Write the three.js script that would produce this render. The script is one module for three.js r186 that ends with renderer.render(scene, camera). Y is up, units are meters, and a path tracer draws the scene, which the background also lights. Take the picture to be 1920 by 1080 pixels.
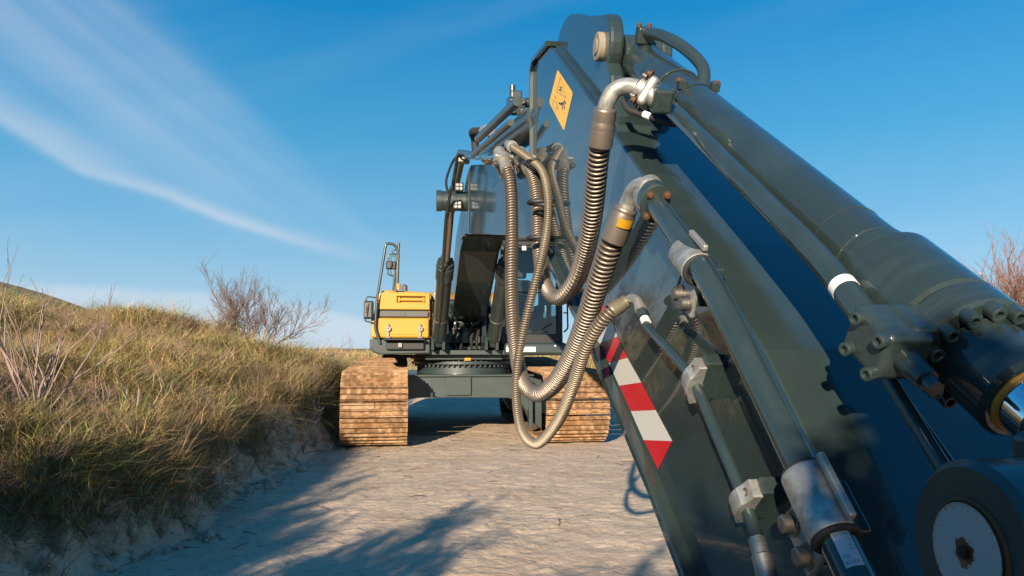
import * as THREE from 'three';
import { mergeGeometries } from 'three/addons/utils/BufferGeometryUtils.js';
import { RoundedBoxGeometry } from 'three/addons/geometries/RoundedBoxGeometry.js';

// ------------------------------------------------------------------ camera, sky, sun, exposure
const V = (x, y, z) => new THREE.Vector3(x, y, z);
const scene = new THREE.Scene();
const FPX = 1450, CAMH = 1.25, PITCH = Math.atan((655 - 540) / FPX);
const camera = new THREE.PerspectiveCamera(2 * Math.atan(540 / FPX) * 180 / Math.PI, 16 / 9, 0.05, 3000);
camera.position.set(0, CAMH, 0);
camera.lookAt(0, CAMH + Math.tan(PITCH) * 100, -100);

const renderer = new THREE.WebGLRenderer({ antialias: true });
renderer.setSize(1024, 576);
renderer.toneMapping = THREE.LinearToneMapping;
renderer.toneMappingExposure = 2.4;
renderer.shadowMap.enabled = true;

// tileable value noise helpers
function mulberry(a) { return () => { a |= 0; a = a + 0x6D2B79F5 | 0; let t = Math.imul(a ^ a >>> 15, 1 | a); t = t + Math.imul(t ^ t >>> 7, 61 | t) ^ t; return ((t ^ t >>> 14) >>> 0) / 4294967296; }; }
const rnd = mulberry(77);
const R = (a, b) => a + (b - a) * rnd();
function hash2(i, j, s) { let h = Math.imul(i, 374761393) + Math.imul(j, 668265263) + Math.imul(s, 1442695041) | 0; h = Math.imul(h ^ h >>> 13, 1274126177); h ^= h >>> 16; return (h >>> 0) / 4294967296; }
function vnoise(x, y, s = 0, per = 0) {
  let i = Math.floor(x), j = Math.floor(y); const fx = x - i, fy = y - j;
  const u = fx * fx * (3 - 2 * fx), v = fy * fy * (3 - 2 * fy);
  let i1 = i + 1, j1 = j + 1;
  if (per) { i = ((i % per) + per) % per; j = ((j % per) + per) % per; i1 = ((i1 % per) + per) % per; j1 = ((j1 % per) + per) % per; }
  const a = hash2(i, j, s), b = hash2(i1, j, s), c = hash2(i, j1, s), d = hash2(i1, j1, s);
  return a + (b - a) * u + (c - a) * v + (a - b - c + d) * u * v;
}
function fbm(x, y, o = 4, s = 0, per = 0) { let f = 0, a = 0.5, t = 0; for (let k = 0; k < o; k++) { f += a * vnoise(x, y, s + k, per); t += a; if (per) { x *= 2; y *= 2; per *= 2; } else { const q = x * 1.62 - y * 1.19 + 3.7; y = x * 1.19 + y * 1.62 + 1.3; x = q; } a *= 0.5; } return f / t; }
const clamp = (x, a = 0, b = 1) => Math.min(b, Math.max(a, x));
const sstep = (a, b, x) => { const t = clamp((x - a) / (b - a)); return t * t * (3 - 2 * t); };
const mix = (a, b, t) => a + (b - a) * t;

// sky: blue gradient with cirrus streaks, azimuth 0 = straight away from the machine's front, degrees
const SKYGAIN = 1 / 2.28;
const lerpTab = (t, x) => { if (x <= t[0][0]) return t[0][1]; for (let i = 1; i < t.length; i++) if (x <= t[i][0]) return mix(t[i - 1][1], t[i][1], (x - t[i - 1][0]) / (t[i][0] - t[i - 1][0])); return t[t.length - 1][1]; };
const STREAK = [[-90, 34], [-60, 24.5], [-38.1, 15.6], [-34, 13.8], [-31.4, 12.6], [-29.3, 11.6], [-24.1, 10.3], [-20.6, 9], [-15.5, 7.6], [-11, 6.6], [-7.9, 6.1], [10, 4]];
const LOWTOP = [[-180, 2.5], [-60, 4.2], [-38, 4.6], [-22, 3.9], [-14, 2.7], [-9, 1.7], [-4, 1.0], [10, .8], [40, 1.5], [180, 2.5]];
const VUP = [[-90, 60], [-60, 42], [-28.5, 22.9], [-24.1, 20], [-19.8, 16.7], [-14.1, 12], [-10.3, 8.7], [0, 6]], VLO = [[-90, 42], [-60, 29], [-35.6, 18], [-31.2, 15.6], [-27.4, 13.1], [-21.3, 10.1], [-15.5, 8.2], [0, 5.5]];
function skyColour(az, el) {
  const e = Math.max(el, 0);
  const stops = [[0, .44, .63, .77], [4, .34, .57, .75], [9, .175, .45, .70], [15, .075, .355, .64], [24, .012, .235, .54], [40, .008, .17, .45], [90, .006, .12, .36]];
  let k = 0; while (k < stops.length - 2 && e > stops[k + 1][0]) k++;
  const A = stops[k], B = stops[k + 1], t = clamp((e - A[0]) / (B[0] - A[0]));
  let c = [mix(A[1], B[1], t), mix(A[2], B[2], t), mix(A[3], B[3], t)];
  const bri = mix(1.0, 1.12, sstep(-10, 35, az)) ; c = c.map(v => v * bri);
  // cirrus: one narrow streak and a broad fibrous veil, both sinking towards the right
  let cl = 0;
  const n = fbm(az * 0.10 + 3, el * 0.35, 4, 11), fil = fbm((az * .75 + el) * 0.10, (el * 1 + az * .62) * 0.42 + 7, 5, 21);
  const yc = lerpTab(STREAK, az), dS = el - yc, along = sstep(-75, -40, az) * (1 - sstep(-20, -7, az));
  cl += along * 0.40 * Math.exp(-Math.pow((dS - .1 + (n - .5) * .8) / (dS > 0 ? .62 : .36), 2)) * (0.5 + 0.9 * n) * (.65 + .5 * sstep(-31, -20, az));
  cl += along * 0.30 * Math.exp(-Math.pow((dS - 1.0) / (dS > 1.0 ? 1.1 : .9), 2)) * sstep(-24, -31, az) * (.3 + 1.2 * fil);
  const vu = lerpTab(VUP, az), vl = lerpTab(VLO, az), vt = (el - vl) / Math.max(.5, vu - vl), alv = sstep(-80, -45, az) * (1 - sstep(-13, -6, az));
  cl += alv * 0.44 * sstep(-.45, .45, vt) * (1 - sstep(.55, 1.3, vt)) * (0.12 + 1.25 * fil) * (1 - .6 * sstep(-24, -13, az));
  // wisps elsewhere
  const w = fbm((az * .7 + el) * 0.045, (el - az * .28) * 0.24, 5, 31);
  cl += 0.05 * sstep(.50, .85, w) * sstep(0, 6, el) * (1 - sstep(45, 75, el));
  // pale bank of cloud low over the horizon
  const lowTop = lerpTab(LOWTOP, az) + 1.1 * (fbm(az * 0.12, 4, 4, 41) - .5);
  cl += 0.62 * (1 - sstep(lowTop - .5, lowTop + .25, el)) * (.55 + .6 * fbm(az * .10 + 1, el * .5, 4, 44));
  cl = clamp(cl, 0, .9);
  return [mix(c[0], .66, cl), mix(c[1], .72, cl), mix(c[2], .80, cl)];
}
{
  const W = 2048, H = 1024, data = new Float32Array(W * H * 4);
  for (let j = 0; j < H; j++) for (let i = 0; i < W; i++) {
    const u = (i + .5) / W, v = (j + .5) / H;
    const el = (v - 0.5) * 180;
    // three.js equirect: u = atan2(z, x)/2pi + 0.5
    const th = (u - 0.5) * 2 * Math.PI, x = Math.cos(th), z = Math.sin(th);
    let az = Math.atan2(x, -z) * 180 / Math.PI;
    // the pattern is mirrored behind so that it has no seam
    const a2 = az > 150 ? az - 360 : az;
    let c = skyColour(a2, el);
    if (Math.abs(az) > 130) { const t = (Math.abs(az) - 130) / 50; const o = skyColour(az > 150 ? az : az + (az < -130 ? 0 : 0), el); if (az > 0) { const q = skyColour(az, el); const s = sstep(140, 160, az); c = [0, 1, 2].map(k => mix(q[k], skyColour(az - 360, el)[k], s)); } else c = o; }
    if (el < 0) { const g = sstep(0, -6, el); c = [0, 1, 2].map(k => mix(c[k], [.30, .26, .20][k], g)); }
    const o = (j * W + i) * 4; data[o] = c[0] * SKYGAIN; data[o + 1] = c[1] * SKYGAIN; data[o + 2] = c[2] * SKYGAIN; data[o + 3] = 1;
  }
  const tex = new THREE.DataTexture(data, W, H, THREE.RGBAFormat, THREE.FloatType);
  tex.mapping = THREE.EquirectangularReflectionMapping; tex.magFilter = tex.minFilter = THREE.LinearFilter; tex.needsUpdate = true;
  scene.background = tex; scene.environment = tex;
}
const SUN_EL = 15.5 * Math.PI / 180;
const sunH = V(-0.262, 0, 0.965).normalize();
const sun = new THREE.DirectionalLight(new THREE.Color().setRGB(1.0, 0.85, 0.66), 4.55);
sun.position.set(sunH.x * 40 * Math.cos(SUN_EL), 40 * Math.sin(SUN_EL), sunH.z * 40 * Math.cos(SUN_EL));
sun.castShadow = true; sun.shadow.radius = 1.2; sun.shadow.mapSize.set(4096, 4096);
Object.assign(sun.shadow.camera, { left: -18, right: 18, top: 18, bottom: -18, near: 1, far: 90 });
sun.target.position.set(0, 0, -6); sun.position.add(sun.target.position);
scene.add(sun, sun.target);

// ------------------------------------------------------------------ helpers
const names = {};
function numbered(n) { names[n] = (names[n] || 0) + 1; return names[n] === 1 ? n : n + '_' + String(names[n] - 1).padStart(3, '0'); }
function mesh(name, geo, mat, parent) {
  const g = Array.isArray(geo) ? merge(geo) : geo;
  const m = new THREE.Mesh(g, mat); m.name = name; m.castShadow = m.receiveShadow = true; parent.add(m); return m;
}
function merge(list) {
  const l = list.map(g => { g = g.index ? g.toNonIndexed() : g; for (const k of Object.keys(g.attributes)) if (!['position', 'normal', 'uv'].includes(k)) g.deleteAttribute(k); return g; });
  return l.length === 1 ? l[0] : mergeGeometries(l);
}
function group(name, parent) { const g = new THREE.Group(); g.name = name; parent.add(g); return g; }
function thing(o, label, category, grp, kind) { o.userData.label = label; o.userData.category = category; if (grp) o.userData.group = grp; if (kind) o.userData.kind = kind; return o; }

function noiseTex(size, fn, { color = true, repeat = 1 } = {}) {
  const d = new Uint8Array(size * size * 4);
  for (let j = 0; j < size; j++) for (let i = 0; i < size; i++) { const c = fn(i / size, j / size); const o = (j * size + i) * 4; for (let k = 0; k < 3; k++) d[o + k] = clamp(c[k]) * 255; d[o + 3] = 255; }
  const t = new THREE.DataTexture(d, size, size, THREE.RGBAFormat); t.wrapS = t.wrapT = THREE.RepeatWrapping; t.magFilter = THREE.LinearFilter; t.minFilter = THREE.LinearMipmapLinearFilter; t.generateMipmaps = true;
  if (color) t.colorSpace = THREE.SRGBColorSpace; t.repeat.set(repeat, repeat); t.needsUpdate = true; return t;
}
const lin = (r, g, b) => new THREE.Color().setRGB(r, g, b);

// ------------------------------------------------------------------ materials
// faint dust and wipe marks in the gloss of the paint
const glossTex = noiseTex(512, (u, v) => { const a = fbm(u * 6, v * 6, 5, 3, 6), s = vnoise(u * 180, v * 180, 9, 180); const g = .30 + .5 * sstep(.5, .8, a) + (s > .985 ? .5 : 0); return [0, clamp(g, .2, 1), 0]; }, { color: false, repeat: 1.2 });
const dustTex = noiseTex(512, (u, v) => { const a = fbm(u * 8, v * 8, 5, 5, 8), s = vnoise(u * 200, v * 200, 19, 200); const k = .87 + .09 * sstep(.35, .75, a) + (s > .985 ? .25 * vnoise(u * 40, v * 40, 2, 40) : 0); return [k, k * .995, k * .97]; }, { repeat: 1.1 });
const orangePeel = noiseTex(256, (u, v) => { const a = fbm(u * 40, v * 40, 2, 8, 40); return [a, a, a]; }, { color: false, repeat: 3 });
const paint = new THREE.MeshPhysicalMaterial({ color: lin(.025, .041, .041), map: dustTex, roughness: .5, specularIntensity: .4, clearcoat: 1, clearcoatRoughness: .025, bumpMap: orangePeel, bumpScale: .0003 });
const boomPaint = new THREE.MeshPhysicalMaterial({ color: lin(.025, .041, .041), map: dustTex, roughness: .5, specularIntensity: .3, clearcoat: .5, clearcoatRoughness: .07 });
const paintFlat = new THREE.MeshPhysicalMaterial({ color: lin(.025, .041, .041), map: dustTex, roughness: .5, clearcoat: .6, clearcoatRoughness: .18 });
const yellowTex = noiseTex(256, (u, v) => { const a = fbm(u * 5, v * 9, 5, 15, 0); const k = .93 + .07 * a; return [k, k * .99, k * .96]; });
const yellow = new THREE.MeshPhysicalMaterial({ color: lin(.46, .235, .009), map: yellowTex, roughness: .45, clearcoat: .6, clearcoatRoughness: .15 });
const stripe = new THREE.MeshStandardMaterial({ color: lin(.075, .075, .075), roughness: .6 });
const black = new THREE.MeshStandardMaterial({ color: lin(.012, .012, .013), roughness: .55 });
const rubber = new THREE.MeshStandardMaterial({ color: lin(.016, .016, .016), roughness: .75 });
const zincTex = noiseTex(256, (u, v) => { const a = fbm(u * 9, v * 9, 5, 25, 9), b = fbm(u * 30, v * 30, 3, 35, 30); const k = .62 + .25 * a + .18 * (b - .5); return [k, k, k * .98]; }, { repeat: 4 });
const zincRough = noiseTex(256, (u, v) => { const a = fbm(u * 12, v * 12, 4, 45, 12); return [0, .35 + .4 * a, .85 - .3 * a]; }, { color: false, repeat: 4 });
const zinc = new THREE.MeshStandardMaterial({ color: lin(.72, .71, .68), map: zincTex, roughness: 1, roughnessMap: zincRough, metalness: .75 });
const boltZinc = new THREE.MeshStandardMaterial({ color: lin(.42, .38, .34), map: zincTex, roughness: .45, metalness: .85 });
const rustBolt = new THREE.MeshStandardMaterial({ color: lin(.22, .11, .05), map: zincTex, roughness: .7, metalness: .4 });
const chrome = new THREE.MeshStandardMaterial({ color: lin(.82, .82, .84), roughness: .06, metalness: 1 });
const rodSteel = new THREE.MeshStandardMaterial({ color: lin(.42, .34, .26), roughness: .25, metalness: .9 });
const sealOrange = new THREE.MeshStandardMaterial({ color: lin(.62, .26, .03), roughness: .5 });
const coilMat = new THREE.MeshStandardMaterial({ color: lin(.23, .19, .155), roughness: .42, metalness: .7 });
const coilMat2 = new THREE.MeshStandardMaterial({ color: lin(.25, .21, .155), roughness: .45, metalness: .6 });
const hoseMat = new THREE.MeshStandardMaterial({ color: lin(.045, .03, .022), roughness: .8 });
const white = new THREE.MeshStandardMaterial({ color: lin(.62, .62, .6), roughness: .5 });
const orange = new THREE.MeshStandardMaterial({ color: lin(.55, .22, .02), roughness: .5 });
const glass = new THREE.MeshPhysicalMaterial({ color: lin(.82, .93, .95), roughness: .02, transmission: 1, thickness: 0, ior: 1.5 });
const mirrorGlass = new THREE.MeshStandardMaterial({ color: lin(.7, .7, .7), roughness: .05, metalness: 1 });
const lampLens = new THREE.MeshPhysicalMaterial({ color: lin(.5, .5, .48), roughness: .15, metalness: .4, clearcoat: 1 });
const redTape = new THREE.MeshPhysicalMaterial({ color: lin(.50, .008, .014), roughness: .4, clearcoat: .5, clearcoatRoughness: .1 });
const whiteTape = new THREE.MeshPhysicalMaterial({ color: lin(.56, .54, .50), roughness: .45, clearcoat: .4, clearcoatRoughness: .1 });
const mudTex = noiseTex(512, (u, v) => {
  const a = fbm(u * 6, v * 8, 6, 51, 0), b = fbm(u * 26, v * 30, 4, 61, 0), c = fbm(u * 3.3, v * 4, 4, 71, 0), s = vnoise(u * 140, v * 140, 72, 140);
  const m = sstep(.53, .64, a + .2 * (b - .5)), r = sstep(.3, .7, b);
  const rust = [mix(.45, .59, r), mix(.345, .46, r), mix(.235, .335, r)], dirt = [.74, .63, .50], org = sstep(.5, .72, c) * .25;
  const k = mix(.88, 1.04, b) - (s > .95 ? .12 : 0);
  return [mix(mix(rust[0], .64, org), dirt[0], m * .5) * k, mix(mix(rust[1], .42, org), dirt[1], m * .5) * k, mix(mix(rust[2], .20, org), dirt[2], m * .5) * k];
}, { repeat: 1 });
const mudBump = noiseTex(512, (u, v) => { const a = fbm(u * 6, v * 8, 6, 51, 0), f = fbm(u * 50, v * 50, 3, 81, 50); const k = sstep(.45, .62, a) * .6 + f * .4; return [k, k, k]; }, { color: false });
const trackMat = new THREE.MeshStandardMaterial({ color: lin(.95, .92, .88), map: mudTex, bumpMap: mudBump, bumpScale: .008, roughness: .85 });
const rustMat = new THREE.MeshStandardMaterial({ color: lin(.14, .085, .05), map: mudTex, roughness: .85, bumpMap: mudBump, bumpScale: .004 });

// ------------------------------------------------------------------ terrain
function toeLeft(z) { return -2.34 + .26 * (fbm(z * .55 + 9, 2.2, 3, 101) - .5) * 2 + .10 * (vnoise(z * 2.6, 1, 102) - .5) + sstep(-4, 0, z) * .5 - sstep(-12, -22, z) * .6; }
function toeRight(z) { return 2.75 + .5 * (fbm(z * .4, 7.7, 3, 103) - .5) - sstep(-13, -26, z) * 1.6; }
function lipLeft(z) { return clamp(.36 + .055 * (-z - 4.2), .28, .74) * (0.9 + .25 * vnoise(z * .9, 3, 104)); }
function bankInfo(x, z) {
  const dl = toeLeft(z) - x, dr = x - toeRight(z);
  return { dl, dr };
}
function groundH(x, z) {
  const { dl, dr } = bankInfo(x, z);
  const far = sstep(-19, -34, z);
  // sand floor of the path
  let h = 0.05 * (fbm(x * .5, z * .5, 3, 110) - .5);
  const near = sstep(26, 12, Math.hypot(x, z));
  if (near > 0) {
    const foot = fbm(x * 4.3 + 40, z * 4.3, 3, 111); // trampled sand
    const dim = sstep(.56, .70, fbm(x * 6.5 + .6 * foot, z * 6.0, 2, 113));
    const rip = Math.abs(fbm(x * 9, z * 10.5 + foot * 2.4, 3, 117) - .5);
    const tt = fbm(x * 2.6 + .4 * foot, z * 3.4, 3, 119) * 7, saw = tt - Math.floor(tt);
    h += near * (.016 * (foot - .5) - .005 * dim - .005 * rip * sstep(.45, .7, vnoise(x * 1.3, z * 1.3, 118)) + .008 * Math.min(saw, (1 - saw) * 6) * sstep(.35, .6, vnoise(x * 2.1, z * 2.1, 116)) + .009 * (fbm(x * 24, z * 24, 2, 115) - .5));
  }
  // spoil heap on the path beyond the machine
  h += .75 * Math.exp(-(Math.pow((x + 1.6) / 1.5, 2) + Math.pow((z + 19.5) / 1.6, 2)));
  // churned rim beside the tracks
  let b = 0;
  if (dl > 0) {
    const fz = 1 - .66 * sstep(-11.2, -15.5, z - .35 * Math.max(0, dl - 2)), L = lipLeft(z) * fz, w = .34 + .22 * vnoise(z * 1.7, x, 120);
    const rough = ((fbm(x * 5, z * 5, 4, 121) - .5) * .34 + (fbm(x * 15, z * 15, 3, 127) - .5) * .12) * sstep(0, .15, dl) * (1 - sstep(w, w + .5, dl));
    b = L * Math.pow(sstep(-.02, w, dl), .8) + rough + fz * 1.45 * (1 - Math.exp(-Math.max(0, dl - .28) / 3.2)) + .26 * (fbm(x * .8, z * .8, 4, 122) - .5) * sstep(.3, 1.2, dl);
    b += .6 * sstep(6, 30, dl);
  } else if (dr > 0) {
    b = .55 * sstep(0, .7, dr) + .55 * (1 - Math.exp(-Math.max(0, dr - .4) / 2.5)) + .25 * (fbm(x * .8, z * .8, 4, 123) - .5) * sstep(.3, 1.2, dr);
  }
  h += b;
  // land beyond: low heath
  const heath = .30 + .35 * (fbm(x * .07, z * .07, 4, 125) - .5) * 2;
  h = mix(h, Math.max(h, heath), far);
  return h;
}
const sandTex = noiseTex(1024, (u, v) => {
  const a = fbm(u * 6, v * 6, 5, 131, 6), b = vnoise(u * 420, v * 420, 133, 420), c = fbm(u * 60, v * 60, 3, 134, 60), d = vnoise(u * 150, v * 150, 136, 150);
  const k = .84 + .10 * (a - .5) + .10 * (b - .5) + .08 * (c - .5) - (d > .955 ? .16 : 0);
  return [k, k, k * .985];
}, { repeat: .6 });
const sandBump = noiseTex(1024, (u, v) => {
  const c = fbm(u * 60, v * 60, 4, 141, 60), b = vnoise(u * 300, v * 300, 142, 300), r = Math.abs(fbm(u * 16, v * 16, 3, 144, 16) - .5) * 2;
  const k = .5 * c + .2 * b + .3 * (1 - r); return [k, k, k];
}, { color: false, repeat: .6 });
{
  const line = (segs) => { const o = []; for (const [a, b, s] of segs) { const n = Math.max(1, Math.round((b - a) / s)); for (let i = 0; i < n; i++) o.push(a + (b - a) * i / n); } o.push(segs[segs.length - 1][1]); return o; };
  const xs = line([[-900, -200, 100], [-200, -60, 14], [-60, -22, 2.5], [-22, -9, .5], [-9, -3.2, .09], [-3.2, 2.3, .0235], [2.3, 6, .08], [6, 20, .5], [20, 60, 2.5], [60, 200, 14], [200, 900, 100]]);
  const zs = line([[-1200, -300, 100], [-300, -90, 14], [-90, -40, 2.2], [-40, -24, .5], [-24, -12, .09], [-12, -6.5, .034], [-6.5, -3.2, .024], [-3.2, 0, .08], [0, 6, .25], [6, 40, 2], [40, 400, 40]]);
  const nx = xs.length, nz = zs.length, pos = new Float32Array(nx * nz * 3), uv = new Float32Array(nx * nz * 2), col = new Float32Array(nx * nz * 3);
  let k = 0;
  for (let j = 0; j < nz; j++) for (let i = 0; i < nx; i++, k++) {
    const x = xs[i], z = zs[j], h = groundH(x, z); pos.set([x, h, z], k * 3); uv.set([x, z], k * 2);
    const { dl, dr } = bankInfo(x, z); const e = .34 + .34 * (fbm(x * 3, z * 3, 3, 151) - .5);
    let t = Math.max(sstep(e, e + .16, dl), sstep(.25, .55, dr)); t = Math.max(t, sstep(-21, -27, z + 3 * fbm(x * .3, 0, 3, 152)));
    const n = fbm(x * 1.1, z * 1.1, 4, 153), st = sstep(.5, .75, fbm(x * 2.2, z * 2.2, 4, 156));
    const sand = [.75 - .06 * st, .57 - .06 * st, .415 - .055 * st], soil = [.17 + .08 * n, .125 + .05 * n, .06 + .02 * n];
    col.set([0, 1, 2].map(q => mix(sand[q], soil[q], t)), k * 3);
  }
  const idx = new Uint32Array((nx - 1) * (nz - 1) * 6); let q = 0;
  for (let j = 0; j < nz - 1; j++) for (let i = 0; i < nx - 1; i++) { const a = j * nx + i, b = a + 1, c = a + nx, d = c + 1; idx.set([a, c, b, b, c, d], q); q += 6; }
  const g = new THREE.BufferGeometry(); g.setAttribute('position', new THREE.BufferAttribute(pos, 3)); g.setAttribute('uv', new THREE.BufferAttribute(uv, 2)); g.setAttribute('color', new THREE.BufferAttribute(col, 3)); g.setIndex(new THREE.BufferAttribute(idx, 1)); g.computeVertexNormals();
  const m = mesh('ground', g, new THREE.MeshStandardMaterial({ vertexColors: true, map: sandTex, bumpMap: sandBump, bumpScale: .009, roughness: .95 }), scene);
  thing(m, 'pale trampled sand path between overgrown sandy banks', 'ground', null, 'structure');
  console.log('ground', nx, nz);
}
{ // distant dune on the left
  const g = new THREE.PlaneGeometry(90, 60, 90, 60); g.rotateX(-Math.PI / 2); const p = g.attributes.position;
  for (let i = 0; i < p.count; i++) { const x = p.getX(i), z = p.getZ(i); const r = Math.hypot(x / 23, z / 26); p.setY(i, -1.5 + 9.4 * Math.pow(Math.max(0, 1 - r * r), .8) + .7 * (fbm(x * .25 + 30, z * .25, 4, 161) - .5) ); }
  g.computeVertexNormals();
  const t = noiseTex(256, (u, v) => { const a = fbm(u * 20, v * 20, 5, 163, 20); return [.46 + .22 * a, .38 + .18 * a, .24 + .10 * a]; }, { repeat: 6 });
  const m = mesh('dune', g, new THREE.MeshStandardMaterial({ map: t, roughness: 1 }), scene); m.position.set(-51, 0, -62);
  thing(m, 'distant smooth dune covered in brown marram', 'dune', null, 'structure');
}
// ------------------------------------------------------------------ the excavator
// machine frame: X to its side, Y up, Z forward (towards the path in front), origin under the swing centre
const PHI = Math.atan(0.14), ORG = V(-0.82, 0, -12.4);
const ex = new THREE.Group(); ex.name = 'excavator'; ex.position.copy(ORG); ex.rotation.y = PHI; scene.add(ex);
thing(ex, 'dark green and yellow crawler excavator with its stick lowered over the sand path', 'excavator');
const camL = V(0, CAMH, 0).sub(ORG).applyAxisAngle(V(0, 1, 0), -PHI);
function rayL(px, py) { const x = (px - 960) / FPX, y = (540 - py) / FPX, c = Math.cos(PITCH), s = Math.sin(PITCH); return V(x, y * c + s, -c + y * s).applyAxisAngle(V(0, 1, 0), -PHI); }
const PT = (px, py, t) => camL.clone().addScaledVector(rayL(px, py), t);                        // at a depth
const PX = (px, py, x) => { const d = rayL(px, py); return camL.clone().addScaledVector(d, (x - camL.x) / d.x); };   // on a plane across the machine
const PZ = (px, py, z) => { const d = rayL(px, py); return camL.clone().addScaledVector(d, (z - camL.z) / d.z); };

function cylBetween(a, b, r0, r1 = r0, seg = 20, open = false) {
  const d = b.clone().sub(a), l = d.length(); const g = new THREE.CylinderGeometry(r1, r0, l, seg, 1, open);
  g.applyQuaternion(new THREE.Quaternion().setFromUnitVectors(V(0, 1, 0), d.normalize())); const m = a.clone().add(b).multiplyScalar(.5); g.translate(m.x, m.y, m.z); return g;
}
function lathe(pts, a, dir, seg = 48) { // pts [r, s] along dir from a
  const g = new THREE.LatheGeometry(pts.map(p => new THREE.Vector2(p[0], p[1])), seg);
  g.applyQuaternion(new THREE.Quaternion().setFromUnitVectors(V(0, 1, 0), dir.clone().normalize())); g.translate(a.x, a.y, a.z); return g;
}
// a turned body with small chamfers: steps [s0, s1, r]
function turned(steps, a, dir, seg = 56, ch = .004) {
  return merge(steps.map(([s0, s1, r, r2]) => { const q = r2 === undefined ? r : r2; const pts = [[0.0001, s0], [r - ch, s0], [r, s0], [r, s0 + ch], [q, s1 - ch], [q, s1], [q - ch, s1], [0.0001, s1]]; return creased(pts, a, dir, seg, ch); }));
}
function creased(pts, a, dir, seg, ch) {
  const r0 = pts[1][0] + ch, s0 = pts[0][1], r1 = pts[6][0] + ch, s1 = pts[7][1], L = [];
  const prof = [[[.0001, s0], [r0 - ch, s0]], [[r0 - ch, s0], [r0, s0 + ch]], [[r0, s0 + ch], [r1, s1 - ch]], [[r1, s1 - ch], [r1 - ch, s1]], [[r1 - ch, s1], [.0001, s1]]];
  for (const p of prof) L.push(lathe(p, a, dir, seg));
  return merge(L);
}
function tube(pts, r, seg = 60, rad = 14, tension = .5) { return new THREE.TubeGeometry(new THREE.CatmullRomCurve3(pts, false, 'centripetal', tension), seg, r, rad, false); }
function pipe(pts, r, bend = .08, rad = 16) { // straight runs with rounded bends
  const path = new THREE.CurvePath(); let prev = pts[0];
  for (let i = 1; i < pts.length; i++) {
    if (i === pts.length - 1) { path.add(new THREE.LineCurve3(prev, pts[i])); break; }
    const A = pts[i - 1], B = pts[i], C = pts[i + 1]; const b = Math.min(bend, A.distanceTo(B) * .45, B.distanceTo(C) * .45);
    const p0 = B.clone().add(A.clone().sub(B).setLength(b)), p1 = B.clone().add(C.clone().sub(B).setLength(b));
    path.add(new THREE.LineCurve3(prev, p0)); path.add(new THREE.QuadraticBezierCurve3(p0, B, p1)); prev = p1;
  }
  const L = []; for (const c of path.curves) { const straight = c instanceof THREE.LineCurve3; if (straight && c.getLength() < .002) continue; const P = c.getPoints(straight ? 1 : 10); for (const p of P) if (!L.length || L[L.length - 1].distanceTo(p) > 1e-4) L.push(p); }
  return sweep(L, r, rad);
}
function sweep(P, r, rad = 12, cap = true) { // tube through given points, parallel-transported
  const n = P.length, pos = [], nor = [], uv = [], idx = []; let T = P[1].clone().sub(P[0]).normalize();
  let N = Math.abs(T.y) < .9 ? V(0, 1, 0) : V(1, 0, 0); N.sub(T.clone().multiplyScalar(N.dot(T))).normalize(); let len = 0;
  for (let i = 0; i < n; i++) {
    const t = (i === 0 ? P[1].clone().sub(P[0]) : i === n - 1 ? P[i].clone().sub(P[i - 1]) : P[i + 1].clone().sub(P[i - 1])).normalize();
    N.applyQuaternion(new THREE.Quaternion().setFromUnitVectors(T, t)); N.sub(t.clone().multiplyScalar(N.dot(t))).normalize(); T = t; const B = T.clone().cross(N);
    if (i) len += P[i].distanceTo(P[i - 1]); const rr = typeof r === 'function' ? r(i / (n - 1)) : r;
    for (let k = 0; k <= rad; k++) { const a = k / rad * 2 * Math.PI, d = N.clone().multiplyScalar(Math.cos(a)).addScaledVector(B, Math.sin(a)); pos.push(P[i].x + d.x * rr, P[i].y + d.y * rr, P[i].z + d.z * rr); nor.push(d.x, d.y, d.z); uv.push(a * .05, len); }
  }
  for (let i = 0; i < n - 1; i++) for (let k = 0; k < rad; k++) { const a = i * (rad + 1) + k, b = a + 1, c = a + rad + 1, d = c + 1; idx.push(a, b, c, b, d, c); }
  if (cap) for (const e of [0, n - 1]) { const t = e ? P[n - 1].clone().sub(P[n - 2]).normalize() : P[0].clone().sub(P[1]).normalize(); const o = pos.length / 3; pos.push(P[e].x, P[e].y, P[e].z); nor.push(t.x, t.y, t.z); uv.push(0, 0); for (let k = 0; k <= rad; k++) { const s = (e * (rad + 1) + k) * 3; pos.push(pos[s], pos[s + 1], pos[s + 2]); nor.push(t.x, t.y, t.z); uv.push(0, 0); } for (let k = 0; k < rad; k++) e ? idx.push(o, o + 1 + k, o + 2 + k) : idx.push(o, o + 2 + k, o + 1 + k); }
  const g = new THREE.BufferGeometry(); g.setAttribute('position', new THREE.Float32BufferAttribute(pos, 3)); g.setAttribute('normal', new THREE.Float32BufferAttribute(nor, 3)); g.setAttribute('uv', new THREE.Float32BufferAttribute(uv, 2)); g.setIndex(idx); return g;
}
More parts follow.
